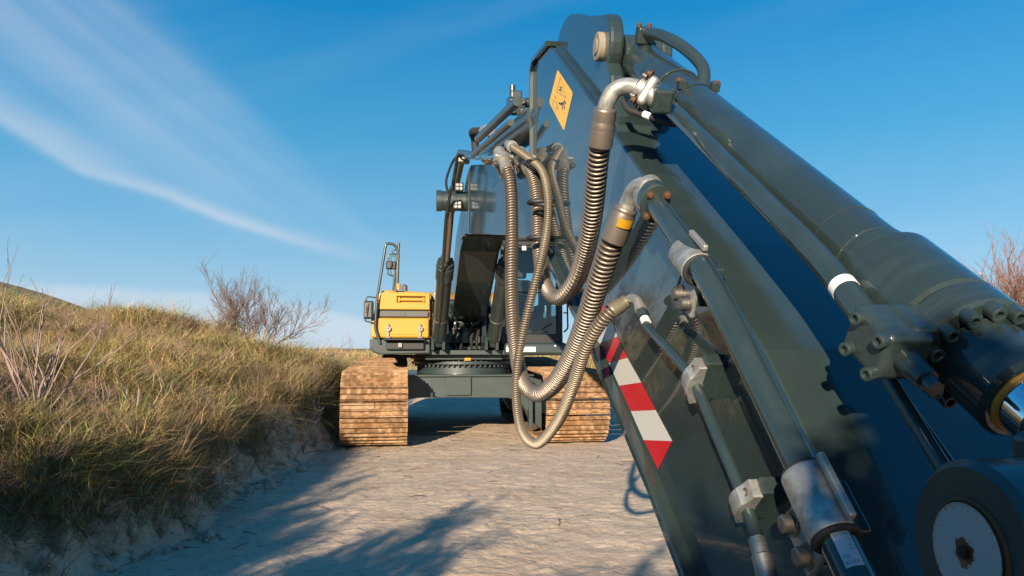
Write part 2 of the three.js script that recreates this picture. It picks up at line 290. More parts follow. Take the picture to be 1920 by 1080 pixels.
function helix(P, R0, r, pitch) { // wire coil round a path
  const c = new THREE.CatmullRomCurve3(P, false, 'centripetal'); const len = c.getLength(), turns = len / pitch, N = Math.round(turns * 14);
  const M = 240, pts = c.getSpacedPoints(M); const fr = []; let T = pts[1].clone().sub(pts[0]).normalize(), Nn = Math.abs(T.x) < .9 ? V(1, 0, 0) : V(0, 1, 0); Nn.sub(T.clone().multiplyScalar(Nn.dot(T))).normalize();
  for (let i = 0; i <= M; i++) { const t = (i === 0 ? pts[1].clone().sub(pts[0]) : i === M ? pts[M].clone().sub(pts[M - 1]) : pts[i + 1].clone().sub(pts[i - 1])).normalize(); Nn.applyQuaternion(new THREE.Quaternion().setFromUnitVectors(T, t)).normalize(); T = t; fr.push([Nn.clone(), T.clone().cross(Nn)]); }
  const out = []; for (let i = 0; i <= N; i++) { const s = i / N * M, k = Math.min(M - 1, Math.floor(s)), f = s - k, p = pts[k].clone().lerp(pts[k + 1], f), n = fr[k][0].clone().lerp(fr[k + 1][0], f), b = fr[k][1].clone().lerp(fr[k + 1][1], f), a = i / 14 * 2 * Math.PI; out.push(p.addScaledVector(n, Math.cos(a) * R0).addScaledVector(b, Math.sin(a) * R0)); }
  return sweep(out, r, 5);
}
function prof(pts, x0, x1, bevel = .006, holes) { // profile of [Z, Y] points extruded across the machine
  const s = new THREE.Shape(pts.map(p => new THREE.Vector2(p[0], p[1])));
  const g = new THREE.ExtrudeGeometry(s, { depth: (x1 - x0) - 2 * bevel, bevelEnabled: bevel > 0, bevelSize: bevel, bevelThickness: bevel, bevelOffset: -bevel, bevelSegments: 2, curveSegments: 16 });
  g.rotateY(-Math.PI / 2); g.translate(x1 - bevel, 0, 0); return g;
}
function rbox(x0, x1, y0, y1, z0, z1, r = .02, seg = 2) { const g = new RoundedBoxGeometry(x1 - x0, y1 - y0, z1 - z0, seg, Math.min(r, (x1 - x0) * .49, (y1 - y0) * .49, (z1 - z0) * .49)); g.translate((x0 + x1) / 2, (y0 + y1) / 2, (z0 + z1) / 2); return g; }
function orient(g, p, dir, up = V(0, 1, 0)) { // local +Y of g to dir
  const y = dir.clone().normalize(), x = up.clone().cross(y).lengthSq() > 1e-6 ? up.clone().cross(y).normalize() : V(1, 0, 0), z = x.clone().cross(y); g.applyMatrix4(new THREE.Matrix4().makeBasis(x, y, z).setPosition(p)); return g;
}
function hexBolt(p, dir, r, h) { const L = [new THREE.CylinderGeometry(r * .93, r, h, 6).translate(0, h / 2, 0), new THREE.CylinderGeometry(r * 1.25, r * 1.25, h * .22, 18), new THREE.CylinderGeometry(r * .72, r * .93, h * .15, 6).translate(0, h * 1.07, 0)]; return orient(merge(L), p, dir); }
function capScrew(p, dir, r, h) { // socket-head screw with its hexagonal hole
  const s = new THREE.Shape(); s.absarc(0, 0, r, 0, 2 * Math.PI); const ho = new THREE.Path(); for (let k = 0; k < 6; k++) { const a = -k * Math.PI / 3; k ? ho.lineTo(Math.cos(a) * r * .52, Math.sin(a) * r * .52) : ho.moveTo(r * .52, 0); } ho.closePath(); s.holes.push(ho);
  const g = new THREE.ExtrudeGeometry(s, { depth: h * .8, bevelEnabled: true, bevelSize: r * .1, bevelThickness: h * .1, bevelOffset: -r * .1, bevelSegments: 2, curveSegments: 20 }); g.rotateX(-Math.PI / 2); const base = new THREE.CylinderGeometry(r * .8, r * .8, h * .45, 16).translate(0, h * .2, 0); return orient(merge([g, base]), p, dir);
}
function canvasTex(w, h, fn) { const c = document.createElement('canvas'); c.width = w; c.height = h; const x = c.getContext('2d'); fn(x, w, h); const t = new THREE.CanvasTexture(c); t.colorSpace = THREE.SRGBColorSpace; t.magFilter = THREE.LinearFilter; return t; }
function quad(a, b, c, d, th, nrm) { // thin plate: corners in order with uv, thickness along nrm
  const P = [a, b, c, d], Q = P.map(p => p.clone().addScaledVector(nrm, th)), pos = [], uv = [], U = [[0, 1], [1, 1], [1, 0], [0, 0]];
  const f = (i, j, k, A) => { for (const q of [i, j, k]) { pos.push(A[q].x, A[q].y, A[q].z); uv.push(...U[q]); } }; f(0, 2, 1, Q); f(0, 3, 2, Q);
  for (let i = 0; i < 4; i++) { const j = (i + 1) % 4; for (const v of [P[i], P[j], Q[i], P[j], Q[j], Q[i]]) { pos.push(v.x, v.y, v.z); uv.push(.02, .02); } }
  const g = new THREE.BufferGeometry(); g.setAttribute('position', new THREE.Float32BufferAttribute(pos, 3)); g.setAttribute('uv', new THREE.Float32BufferAttribute(uv, 2)); g.computeVertexNormals(); return g;
}

// ---- tracks
{
  // front idler smaller than the rear sprocket, so the upper run rises to the rear
  const rf = .425, zf = 2.06, yf = .49, rr = .495, zr = -2.0, yr = .56, al0 = 2 * Math.atan((yr - yf) / (zf - zr));
  const run = Math.hypot(zf - zr, yr - yf), fA = rf * (Math.PI - al0), rA = rr * (Math.PI + al0), per = fA + rA + 2 * run, n = 56, pitch = per / n;
  // shoe: plate with three grousers, local x = along the chain, y = outward
  const L = pitch / 2 - .005, s = new THREE.Shape();
  const P = [[-L, 0], [L, 0], [L, .012], [L - .006, .054], [L - .019, .056], [L - .025, .014], [.014, .012], [.007, .056], [-.007, .056], [-.014, .012], [-L + .031, .014], [-L + .025, .056], [-L + .012, .054], [-L + .004, .012]];
  s.setFromPoints(P.map(p => new THREE.Vector2(...p)));
  const variants = []; for (let k = 0; k < 5; k++) { const g = new THREE.ExtrudeGeometry(s, { depth: .84, bevelEnabled: false, steps: 1 }); g.translate(0, 0, -.42); const p = g.attributes.position, uv = g.attributes.uv; for (let i = 0; i < p.count; i++) uv.setXY(i, p.getZ(i) * .9 + k * .37, (p.getX(i) + p.getY(i)) * .9 + k * .61); variants.push(g); }
  const zc = 2.0, yc = .54, r = .46;
  for (const sx of [-1.265, 1.345]) {
    const t = group('track', ex); t.position.x = sx;
    for (let i = 0; i < n; i++) {
      let d = (i + .3) * pitch, z, y, a;
      if (d < fA) { a = al0 + d / rf; z = zf + rf * Math.sin(a); y = yf + rf * Math.cos(a); }           // round the front, from the top down
      else if (d < fA + zf - zr) { a = Math.PI; z = zf - (d - fA); y = .065; }
      else if (d < fA + (zf - zr) + rA) { a = Math.PI + (d - fA - (zf - zr)) / rr; z = zr + rr * Math.sin(a); y = yr + rr * Math.cos(a); }
      else { const q = (d - fA - (zf - zr) - rA) / (per - fA - (zf - zr) - rA); a = al0; z = mix(zr + rr * Math.sin(al0), zf + rf * Math.sin(al0), q); y = mix(yr + rr * Math.cos(al0), yf + rf * Math.cos(al0), q) - .012 * Math.sin(q * Math.PI * 2) ** 2; }
      // local +y outward = (sin a, cos a) in (Z, Y)
      const m = mesh('track_shoe', variants[Math.floor(rnd() * 5)], trackMat, t);
      const out = V(0, Math.cos(a), Math.sin(a)), al = V(0, -Math.sin(a), Math.cos(a)); m.setRotationFromMatrix(new THREE.Matrix4().makeBasis(al, out, al.clone().cross(out))); m.position.set(R(-.004, .004), y, z); if (rnd() < .5) m.rotateY(Math.PI);
    }
    const links = [prof([[zr, .075], [zf, .075], [zf, .15], [zr, .15]], -.14, .14, .01), prof([[zr, yr + rr - .01], [zf, yf + rf - .02], [zf, yf + rf - .10], [zr, yr + rr - .09]], -.14, .14, .01)];
    mesh('link_chain', links, rustMat, t);
    mesh('track_frame', [rbox(-.2, .2, .30, .78, -1.75, 1.55, .03), prof([[1.4, .42], [1.85, .50], [1.85, .64], [1.4, .70]], -.24, .24, .01)], paintFlat, t);
    for (const [z, y, q] of [[zr, yr, rr], [zf, yf, rf]]) mesh(z > 0 ? 'idler_wheel' : 'drive_sprocket', [cylBetween(V(-.09, y, z), V(.09, y, z), q - .06, q - .06, 36), cylBetween(V(-.15, y, z), V(.15, y, z), .2, .2, 24)], rustMat, t);
    for (let k = 0; k < 8; k++) { const z = -1.6 + k * .45; mesh('track_roller', [cylBetween(V(-.17, .24, z), V(.17, .24, z), .1), cylBetween(V(-.2, .24, z), V(.2, .24, z), .06)], rustMat, t); }
  }
}
// ---- carbody between the tracks
{
  const c = group('carbody', ex);
  const arm = (x0, x1, z) => { const s = new THREE.Shape(); s.moveTo(x0, .88); s.lineTo(x0, .50); s.quadraticCurveTo(x0 + .15, .58, x0 + .35, .585); s.lineTo(x1 - .5, .57); s.quadraticCurveTo(x1 - .25, .55, x1 - .12, .22); s.lineTo(x1, .12); s.lineTo(x1, .80); s.lineTo(x1 - .2, .86); s.closePath(); const g = new THREE.ExtrudeGeometry(s, { depth: .34, bevelEnabled: true, bevelSize: .012, bevelThickness: .012, bevelSegments: 2 }); g.translate(0, 0, z); return g; };
  mesh('cross_beam', [arm(-1.0, 1.06, 1.02)], paintFlat, c);
  mesh('rear_beam', [arm(-1.0, 1.06, -1.4)], paintFlat, c);
  mesh('top_plate', [rbox(-1.02, .95, .865, .895, -1.4, 1.42, .008)], paintFlat, c);
  mesh('centre_web', [rbox(-.30, .05, .60, .86, 1.36, 1.41, .01), rbox(.86, .92, .14, .80, 1.36, 1.50, .01), rbox(-.98, -.92, .52, .86, 1.36, 1.44, .01)], paintFlat, c);
  mesh('rating_label', rbox(-.52, -.49, .58, .64, 1.373, 1.378, .001), white, c);
  const b = group('swing_bearing', ex);
  mesh('lower_ring', turned([[.89, 1.02, .70], [1.03, 1.08, .78], [1.10, 1.15, .80]], V(0, 0, 0.55), V(0, 1, 0), 72, .006), paintFlat, b);
  mesh('gear_gap', turned([[1.0, 1.2, .70]], V(0, 0, .55), V(0, 1, 0), 48), black, b);
  const bg = new THREE.CylinderGeometry(.017, .017, .035, 6);
  for (const [y, rr] of [[1.032, .745], [1.103, .765]]) for (let k = 0; k < 26; k++) { const a = (-75 + k * 6) * Math.PI / 180; const m = mesh('bolt', bg, paintFlat, b); m.position.set(Math.sin(a) * rr, y - .014, .55 + Math.cos(a) * rr); }
}
// ---- upper frame
{
  const u = group('swing_frame', ex);
  mesh('deck', [rbox(-.72, .62, 1.17, 1.24, -1.4, 1.52, .01), rbox(-1.28, 1.32, 1.24, 1.30, -2.4, 1.1, .01)], paintFlat, u);
  mesh('nose_plate', [rbox(-.60, .50, 1.10, 1.17, .3, 1.36, .012)], paintFlat, u);
  mesh('marker_tag', rbox(-.045, .045, 1.09, 1.14, 1.362, 1.37, .003), yellow, u);
  for (const x of [-.30, .24]) mesh('foot_bracket', prof([[.2, 1.24], [1.5, 1.24], [1.42, 1.42], [1.25, 1.60], [1.0, 1.92], [.7, 1.95], [.4, 1.6]], x - .03, x + .03, .006), paintFlat, u);
  for (const x of [-.51, -.36, .23, .38]) mesh('cylinder_bracket', prof([[1.25, 1.24], [1.72, 1.24], [1.74, 1.34], [1.68, 1.42], [1.55, 1.44], [1.3, 1.36]], x - .02, x + .02, .005), paintFlat, u);
  mesh('rear_bulkhead', [rbox(-.55, .45, 1.24, 1.75, -.2, .1, .02)], paintFlat, u);
  // valve manifold between the boom feet
  mesh('valve_manifold', [rbox(-.26, .2, 1.34, 1.52, .95, 1.12, .01), rbox(-.22, .16, 1.52, 1.56, 1.0, 1.10, .01)], paintFlat, u);
  mesh('manifold_pipe', [pipe([V(-.30, 1.82, 1.12), V(-.2, 1.68, 1.22), V(-.05, 1.62, 1.25), V(-.05, 1.5, 1.2)], .022, .06), pipe([V(.24, 1.9, 1.12), V(.2, 1.66, 1.22), V(.08, 1.62, 1.25), V(.06, 1.5, 1.2)], .022, .06)], paintFlat, u);
  for (const [x, x2] of [[-.17, -.19], [-.09, -.10], [.07, .05], [.15, .13]]) {
    const h = [V(x, 1.60, 1.2), V(x + .01, 1.50, 1.3), V(x2, 1.40, 1.33), V(x2 + .01, 1.30, 1.30), V(x2 + .01, 1.26, 1.2)];
    mesh('spring_hose', [sweep(new THREE.CatmullRomCurve3(h).getPoints(24), .018, 8), helix(h, .021, .0045, .02)], rubber, u);
    mesh('hose_fitting', [cylBetween(V(x, 1.57, 1.2), V(x, 1.64, 1.19), .023), cylBetween(V(x - .03, 1.55, 1.22), V(x + .03, 1.55, 1.22), .016)], rnd() < .5 ? coilMat2 : boltZinc, u);
  }
  for (const [x, y] of [[-.20, 1.92], [-.15, 1.915], [-.1, 1.92], [-.03, 1.91], [.03, 1.915]]) mesh('cable_cap', cylBetween(V(x, y, .9), V(x, y, .95), .016), x > -.12 && x < 0 ? redTape : boltZinc, u);
  // counterweight and engine deck behind
  mesh('counterweight', rbox(-1.36, 1.40, 1.22, 2.35, -3.3, -2.5, .15, 4), yellow, u);
  mesh('engine_deck', rbox(-1.30, .42, 1.30, 2.02, -2.5, .55, .06, 3), paintFlat, u);
}
// ---- yellow side box with its step
{
  const e = group('side_box', ex), z = 1.5;
  const x0 = -1.335, x1 = -.54;
  const s = new THREE.Shape(); s.moveTo(x0, 1.40); s.lineTo(x1, 1.40); s.lineTo(x1, 2.045); s.lineTo(x0 + .20, 2.075); s.quadraticCurveTo(x0 + .08, 2.07, x0 + .06, 1.97); s.lineTo(x0 + .01, 1.72); s.closePath();
  const g = new THREE.ExtrudeGeometry(s, { depth: .9, bevelEnabled: true, bevelSize: .02, bevelThickness: .02, bevelOffset: -.02, bevelSegments: 3, curveSegments: 12 }); g.translate(0, 0, z - .92);
  mesh('cover', g, yellow, e);
  // raised upper panel with a hand recess framed by strips
  const sx0 = x0 + .05; const up = new THREE.Shape([[sx0 + .005, 1.80], [x1 - .01, 1.80], [x1 - .01, 2.03], [sx0 + .16, 2.055], [sx0 + .06, 2.03]].map(p => new THREE.Vector2(...p)));
  const hole = new THREE.Path([[-1.0, 1.90], [-1.0, 1.985], [-.61, 1.985], [-.61, 1.90]].map(p => new THREE.Vector2(...p))); up.holes.push(hole);
  const ug = new THREE.ExtrudeGeometry(up, { depth: .05, bevelEnabled: true, bevelSize: .012, bevelThickness: .012, bevelOffset: -.012, bevelSegments: 3 }); ug.translate(0, 0, z + .003);
  mesh('upper_panel', ug, yellow, e);
  mesh('recess_handle', [rbox(-.96, -.65, 1.925, 1.955, z + .035, z + .055, .008), rbox(-.99, -.96, 1.91, 1.975, z + .004, z + .05, .006), rbox(-.65, -.62, 1.91, 1.975, z + .004, z + .05, .006)], orange, e);
  mesh('grey_stripe', [rbox(x0 + .05, x1 - .03, 1.70, 1.785, z + .002, z + .05, .01), rbox(-.96, -.885, 1.715, 1.77, z + .051, z + .056, .002)], stripe, e);
  const d = mesh('door', [rbox(x0 - .02, x1 - .015, 1.405, 1.685, z + .003, z + .075, .03, 4)], yellow, e);
  mesh('door_rim', [rbox(x0 + .06, x1 - .06, 1.455, 1.465, z + .072, z + .082, .004), rbox(x1 - .07, x1 - .06, 1.465, 1.66, z + .072, z + .082, .004)], yellow, e);
  for (const x of [-1.12, -.68]) mesh('door_latch', [rbox(x - .018, x + .018, 1.42, 1.56, z + .076, z + .10, .008), orient(new THREE.CylinderGeometry(.038, .038, .025, 18), V(x, 1.535, z + .105), V(0, 0, 1)), rbox(x - .012, x + .012, 1.53, 1.60, z + .10, z + .125, .006), rbox(x - .035, x + .035, 1.395, 1.43, z + .07, z + .13, .008)], boltZinc, e);
  const st = group('step_platform', ex);
  const ss = new THREE.Shape(); ss.moveTo(x0 - .03, 1.385); ss.lineTo(x0 - .03, 1.28); ss.quadraticCurveTo(x0, 1.19, x0 + .14, 1.175); ss.lineTo(x1, 1.19); ss.lineTo(x1, 1.385); ss.closePath();
  const sg = new THREE.ExtrudeGeometry(ss, { depth: .8, bevelEnabled: true, bevelSize: .02, bevelThickness: .02, bevelOffset: -.02, bevelSegments: 3 }); sg.translate(0, 0, .78);
  mesh('skirt', sg, paintFlat, st);
  const tread = []; for (let k = 0; k < 22; k++) tread.push(rbox(-1.16 + k * .024, -1.148 + k * .024, 1.395, 1.412, 1.58, 1.78, .002)); tread.push(rbox(-1.18, -.62, 1.375, 1.394, 1.58, 1.80, .004)); mesh('tread', tread, black, st);
  mesh('step_box', [rbox(-1.14, -.62, 1.24, 1.37, 1.585, 1.66, .02)], black, st);
  mesh('step_lamp', rbox(-.98, -.92, 1.27, 1.34, 1.662, 1.69, .01), boltZinc, st);
  mesh('under_guard', [rbox(-1.2, -.6, 1.13, 1.17, .3, 1.4, .01), cylBetween(V(-1.0, 1.06, 1.3), V(-1.0, 1.14, 1.3), .008)], rustMat, st);
  // handrail with two mirrors
  const h = group('handrail', ex);
  const p = (x, y, zz = 1.62) => PZ(x, y, zz);
  mesh('outer_rail', pipe([p(713, 645), p(703, 615), p(707, 560), p(724, 455), p(741, 459), p(747, 472), p(745, 540)], .019, .07), paintFlat, h);
  mesh('inner_rail', [cylBetween(p(742, 545), p(748, 455), .017), cylBetween(p(737, 545), p(744, 478), .014)], paintFlat, h);
  mesh('cross_rail', [pipe([p(746, 468), p(735, 469), p(737, 476), p(746, 478)], .008, .03), pipe([p(744, 476), p(729, 477), p(727, 515), p(742, 519)], .010, .04)], paintFlat, h);
  mesh('warning_post', cylBetween(p(747, 543), p(747, 532), .03), orange, h);
  const mir = (cx, cy, w, hh, a, arm) => { const m = group('mirror', ex), c = p(cx, cy, 1.66); const q = rbox(-w, w, -hh, hh, -.05, .0, .035, 3); q.rotateY(a); q.translate(c.x, c.y, c.z); mesh('housing', q, black, m); const q2 = rbox(-w * .74, w * .74, -hh * .8, hh * .8, .001, .014, .03, 3); q2.rotateY(a); q2.translate(c.x, c.y, c.z); mesh('rear_panel', q2, stripe, m); const q3 = rbox(-w * .2, w * .2, -hh * .35, hh * .35, .015, .04, .012, 2); q3.rotateY(a); q3.translate(c.x, c.y, c.z); mesh('pivot', [q3, cylBetween(c.clone().add(V(-.01, -hh * .7, .025)), c.clone().add(V(.01, hh * .7, .025)), .008)], black, m); mesh('bracket', arm, paintFlat, m); };
  mir(690, 581, .07, .125, -.35, pipe([p(705, 558), p(687, 556), p(684, 602), p(704, 606)], .010, .03));
  mir(734, 497, .07, .058, .2, pipe([p(745, 480), p(733, 480), p(733, 516), p(744, 518)], .006, .03));
  mesh('exhaust_pipe', [cylBetween(V(-.9, 2.0, .55), V(-.9, 2.20, .55), .045), lathe([[.045, 0], [.04, .02], [.02, .034], [.001, .038]], V(-.9, 2.20, .55), V(0, 1, 0), 20)], stripe, ex);
  mesh('rail_bracket', [rbox(-.52, -.46, 1.5, 2.05, 1.1, 1.3, .01), cylBetween(V(-.47, 1.75, 1.35), V(-.47, 2.06, 1.35), .02), rbox(-.50, -.44, 1.95, 2.02, 1.3, 1.4, .01)], boltZinc, ex);
}
// ---- cab
{
  const c = group('cab', ex); const x0 = .46, x1 = 1.36, z = 1.5, zb = -.15;
  const post = (x, y0, y1, zz, w = .035, zr = 0) => cylBetween(V(x, y0, zz), V(x, y1, zz + zr), w, w, 10);
  mesh('roof', [rbox(x0, x1, 2.80, 2.93, zb, z - .06, .05, 3)], black, c);
  mesh('door_frame', [rbox(x0, x0 + .07, 1.34, 2.82, z - .12, z - .03, .02), rbox(x1 - .09, x1, 1.34, 2.82, z - .12, z - .03, .02), rbox(x0, x1, 2.70, 2.81, z - .12, z - .03, .02), rbox(x0, x1, 1.32, 1.47, z - .12, z - .02, .02), rbox(x0, x0 + .07, 1.34, 2.82, zb, zb + .08, .02), rbox(x1 - .08, x1, 1.34, 2.82, zb, zb + .08, .02), rbox(x1 - .075, x1 - .005, 1.34, 2.82, .55, .64, .02), rbox(x0, x1, 2.5, 2.82, zb, zb + .06, .02), rbox(x0, x1, 1.3, 1.86, zb, zb + .06, .02)], black, c);
  mesh('side_panel', [rbox(x0 + .005, x0 + .05, 1.30, 1.9, zb, z - .12, .01), rbox(x1 - .05, x1 - .004, 1.30, 1.75, zb, z - .12, .01)], black, c);
  mesh('windscreen', [rbox(x0 + .06, x1 - .08, 2.07, 2.71, z - .062, z - .056, .002), rbox(x0 + .06, x1 - .08, 1.46, 2.06, z - .062, z - .056, .002)], glass, c);
  mesh('side_window', [rbox(x0 + .02, x0 + .026, 1.9, 2.72, zb + .06, z - .12, .002)], glass, c); mesh('side_window', [rbox(x1 - .026, x1 - .02, 1.75, 2.72, zb + .06, z - .12, .002)], glass, c); mesh('rear_window', [rbox(x0 + .07, x1 - .07, 1.86, 2.5, zb + .02, zb + .026, .002)], glass, c);
  mesh('window_bar', [rbox(x0 + .06, x1 - .08, 2.055, 2.075, z - .075, z - .045, .004)], black, c);
  mesh('floor', rbox(x0, x1, 1.28, 1.34, zb, z - .12, .01), black, c);
  mesh('seat', [rbox(.70, 1.14, 1.70, 1.84, .15, .62, .05, 3), rbox(.72, 1.12, 1.78, 2.36, .08, .22, .06, 3), rbox(.80, 1.04, 2.38, 2.56, .09, .19, .04, 3), rbox(.76, 1.08, 1.34, 1.70, .2, .55, .03), rbox(.60, .70, 1.80, 1.94, .2, .7, .03), rbox(1.14, 1.24, 1.80, 1.94, .2, .7, .03)], rubber, c);
  mesh('control_lever', [cylBetween(V(.65, 1.92, .66), V(.66, 2.06, .72), .012), cylBetween(V(.66, 2.05, .72), V(.665, 2.13, .74), .022), cylBetween(V(1.19, 1.92, .66), V(1.18, 2.06, .72), .012), cylBetween(V(1.18, 2.05, .72), V(1.178, 2.13, .74), .022), rbox(.84, 1.0, 1.34, 1.42, 1.0, 1.2, .01), cylBetween(V(.88, 1.4, 1.1), V(.88, 1.82, 1.14), .012), cylBetween(V(.98, 1.4, 1.1), V(.98, 1.82, 1.14), .012)], rubber, c);
  mesh('monitor', rbox(1.08, 1.27, 1.90, 2.06, 1.1, 1.15, .015), black, c);
  mesh('wiper', [cylBetween(V(.62, 1.475, z - .03), V(1.15, 1.50, z - .035), .008), cylBetween(V(.95, 1.47, z - .03), V(1.20, 1.62, z - .04), .006)], black, c);
  mesh('roof_lamp', [rbox(.76, .83, 2.66, 2.735, z - .025, z + .01, .012)], lampLens, c); mesh('lamp_bracket', rbox(.70, .88, 2.74, 2.79, z - .028, z, .008), black, c);
  mesh('bumper', [rbox(.50, 1.40, 1.165, 1.345, 1.0, z + .10, .05, 4)], paintFlat, c);
  mesh('bumper_plate', rbox(.52, .94, 1.215, 1.285, z + .101, z + .107, .003), white, c);
  for (const x of [1.22]) mesh('bumper_screw', cylBetween(V(x, 1.30, z + .10), V(x, 1.30, z + .11), .012), white, c);
  mesh('door_rail', [pipe([V(1.40, 1.5, 1.35), V(1.46, 1.55, 1.35), V(1.46, 2.1, 1.3), V(1.40, 2.15, 1.3)], .012, .05), cylBetween(V(1.46, 1.78, 1.33), V(1.40, 1.78, 1.33), .01)], black, c);
}
// ---- boom with its two lift cylinders
{
  const b = group('boom', ex);
  const curve = (a, c, d, n = 8) => new THREE.QuadraticBezierCurve(new THREE.Vector2(...a), new THREE.Vector2(...c), new THREE.Vector2(...d)).getPoints(n).map(p => [p.x, p.y]);
  const bot = [[.62, 1.55], ...curve([1.5, 1.72], [2.35, 2.05], [3.05, 2.44]), [3.62, 2.565], [7.24, 2.02], [8.2, 1.86]];
  const tip = curve([8.2, 1.86], [8.62, 1.80], [8.62, 2.06]).slice(1), top = [[8.5, 2.22], [6.95, 2.585], [4.5, 3.16], ...curve([4.4, 3.17], [4.0, 3.2], [3.6, 3.08], 5), [2.2, 2.72], [1.1, 2.05], [.75, 1.98], [.55, 1.85]];
  mesh('boom_body', prof([...bot, ...tip, ...top], -.235, .245, .010), boomPaint, b);
  mesh('bottom_flange', [rbox(-.255, .265, 2.535, 2.56, 3.38, 3.66, .004)], paint, b);
  mesh('side_seam', [prof([[4.32, 2.5], [4.36, 2.5], [4.36, 3.13], [4.32, 3.14]], -.245, -.2355, .003)], paint, b);
  mesh('cylinder_boss', [cylBetween(V(-.50, 2.91, 3.8), V(.50, 2.91, 3.8), .11, .11, 32)], paintFlat, b);
  mesh('boss_cap', [cylBetween(V(-.56, 2.91, 3.8), V(-.50, 2.91, 3.8), .118, .118, 32)], paintFlat, b);
  for (const [px, py] of [[861, 350], [858, 384]]) { const q = PZ(px, py, 3.95); mesh('work_light', [rbox(q.x - .05, q.x + .05, q.y - .05, q.y + .05, 3.91, 3.95, .012)], black, b); const lens = []; for (const dx of [-.02, .02]) for (const dy of [-.02, .02]) lens.push(orient(new THREE.CylinderGeometry(.016, .016, .008, 14), V(q.x + dx, q.y + dy, 3.954), V(0, 0, 1))); mesh('lamp_lens', lens, lampLens, b); }
  mesh('foot_tube', cylBetween(V(-.27, 1.75, .85), V(.21, 1.75, .85), .17, .17, 32), paintFlat, b);
  // feed pipes along the boom's back
  mesh('boom_pipe', [pipe([V(-.30, 3.18, 3.2), V(-.30, 3.30, 4.3), PT(935, 291, 4.75)], .035, .15)], paint, b);
  mesh('boom_pipe', [pipe([V(-.36, 2.4, 2.6), V(-.38, 3.08, 3.85), V(-.36, 3.3, 4.5), PT(952, 300, 4.75)], .022, .15)], paintFlat, b);
  mesh('boom_pipe', [pipe([V(-.44, 1.6, 2.1), V(-.45, 2.72, 3.76), V(-.42, 2.98, 4.2)], .018, .1)], paintFlat, b);
  mesh('pipe_clamp', rbox(-.36, -.24, 3.2, 3.26, 4.35, 4.45, .01), boltZinc, b);
  mesh('lamp_cable', [tube([V(-.44, 2.99, 3.9), V(-.46, 3.1, 3.95), V(-.40, 3.28, 4.1), V(-.34, 3.32, 4.3)], .014, 30, 8)], rubber, b);
  for (const [x, k] of [[-.42, 0], [.34, 1]]) {
    const c = group('boom_cylinder', ex), a = V(x, 1.36, 1.60), e = V(x + .02 - k * .02, 2.91, 3.8), d = e.clone().sub(a).normalize(), len = a.distanceTo(e);
    mesh('barrel', turned([[.04, .10, .085], [.10, 1.36, .098], [1.36, 1.60, .112], [1.60, 1.66, .104]], a, d, 36, .008), paintFlat, c);
    for (let q = 0; q < 12; q++) { const n1 = V(1, 0, 0), n2 = d.clone().cross(n1), an = q / 12 * Math.PI * 2; mesh('gland_screw', capScrew(a.clone().addScaledVector(d, 1.66).addScaledVector(n1, Math.cos(an) * .09).addScaledVector(n2, Math.sin(an) * .09), d, .014, .02), paintFlat, c); }
    mesh('rod', cylBetween(a.clone().addScaledVector(d, 1.6), a.clone().addScaledVector(d, len - .08), .052, .052, 28), rodSteel, c);
    mesh('rod_eye', cylBetween(e.clone().add(V(-.05, 0, 0)), e.clone().add(V(.05, 0, 0)), .125, .125, 28), paintFlat, c);
    mesh('foot_eye', cylBetween(a.clone().add(V(-.055, 0, 0)), a.clone().add(V(.055, 0, 0)), .09, .09, 24), paintFlat, c);
    mesh('band_clamp', [turned([[.52, .545, .102]], a, d, 36, .004), orient(new THREE.BoxGeometry(.03, .05, .03), a.clone().addScaledVector(d, .53).add(V(-.1, .03, .05)), d)], boltZinc, c);
  }
}
// ---- arm cylinder on top of the boom, seen end-on behind the stick tail
{
  const c = group('arm_cylinder', ex);
  const a = V(-.02, 3.36, 4.3), e = V(0, 2.86, 8.0); // barrel runs forward over the boom
  const A = PT(922, 287, 5.6), B = PT(1008, 228, 4.25); const d = B.clone().sub(A).normalize(), l = A.distanceTo(B);
  mesh('barrel', turned([[-.1, l + .3, .078], [l * .4, l + .12, .09]], A, d, 36, .006), paintFlat, c);
  mesh('feed_pipe', [sweep([A.clone().add(V(-.10, .10, 0)), B.clone().add(V(-.11, .11, 0))], .028, 14), sweep([A.clone().add(V(-.14, -.02, 0)), B.clone().add(V(-.15, -.01, 0))], .02, 12)], paintFlat, c);
  const q = PT(967, 200, 4.7); const bl = new RoundedBoxGeometry(.10, .10, .14, 2, .008); bl.rotateX(.35); bl.translate(q.x, q.y, q.z); const bl2 = new RoundedBoxGeometry(.07, .05, .08, 2, .01).translate(q.x + .0, q.y + .065, q.z);
  mesh('port_block', [bl, bl2, orient(new THREE.CylinderGeometry(.03, .03, .12, 16), q.clone().add(V(.06, .02, .02)), V(1, .2, 0)), cylBetween(q.clone().add(V(-.02, .08, .0)), q.clone().add(V(-.02, .13, 0)), .018)], paintFlat, c);
  for (const [dx, dy] of [[-.03, .03], [.03, .03], [-.03, -.03], [.03, -.03]]) mesh('port_screw', capScrew(q.clone().add(V(dx, dy - .02, .075)), V(0, -.3, 1), .014, .02), boltZinc, c);
  mesh('pipe_hose', [tube([PT(892, 290, 6.0), PT(890, 262, 6.0), PT(886, 248, 5.9), PT(898, 246, 5.8), PT(915, 246, 5.6)], .03, 40, 12)], rubber, c);
  mesh('hose_coupling', [cylBetween(PT(908, 246, 5.7), PT(916, 244, 5.6), .042, .042, 18), tube([PT(912, 246, 5.65), PT(918, 238, 5.6), PT(924, 246, 5.5), PT(922, 262, 5.4)], .03, 24, 12)], zinc, c);
}
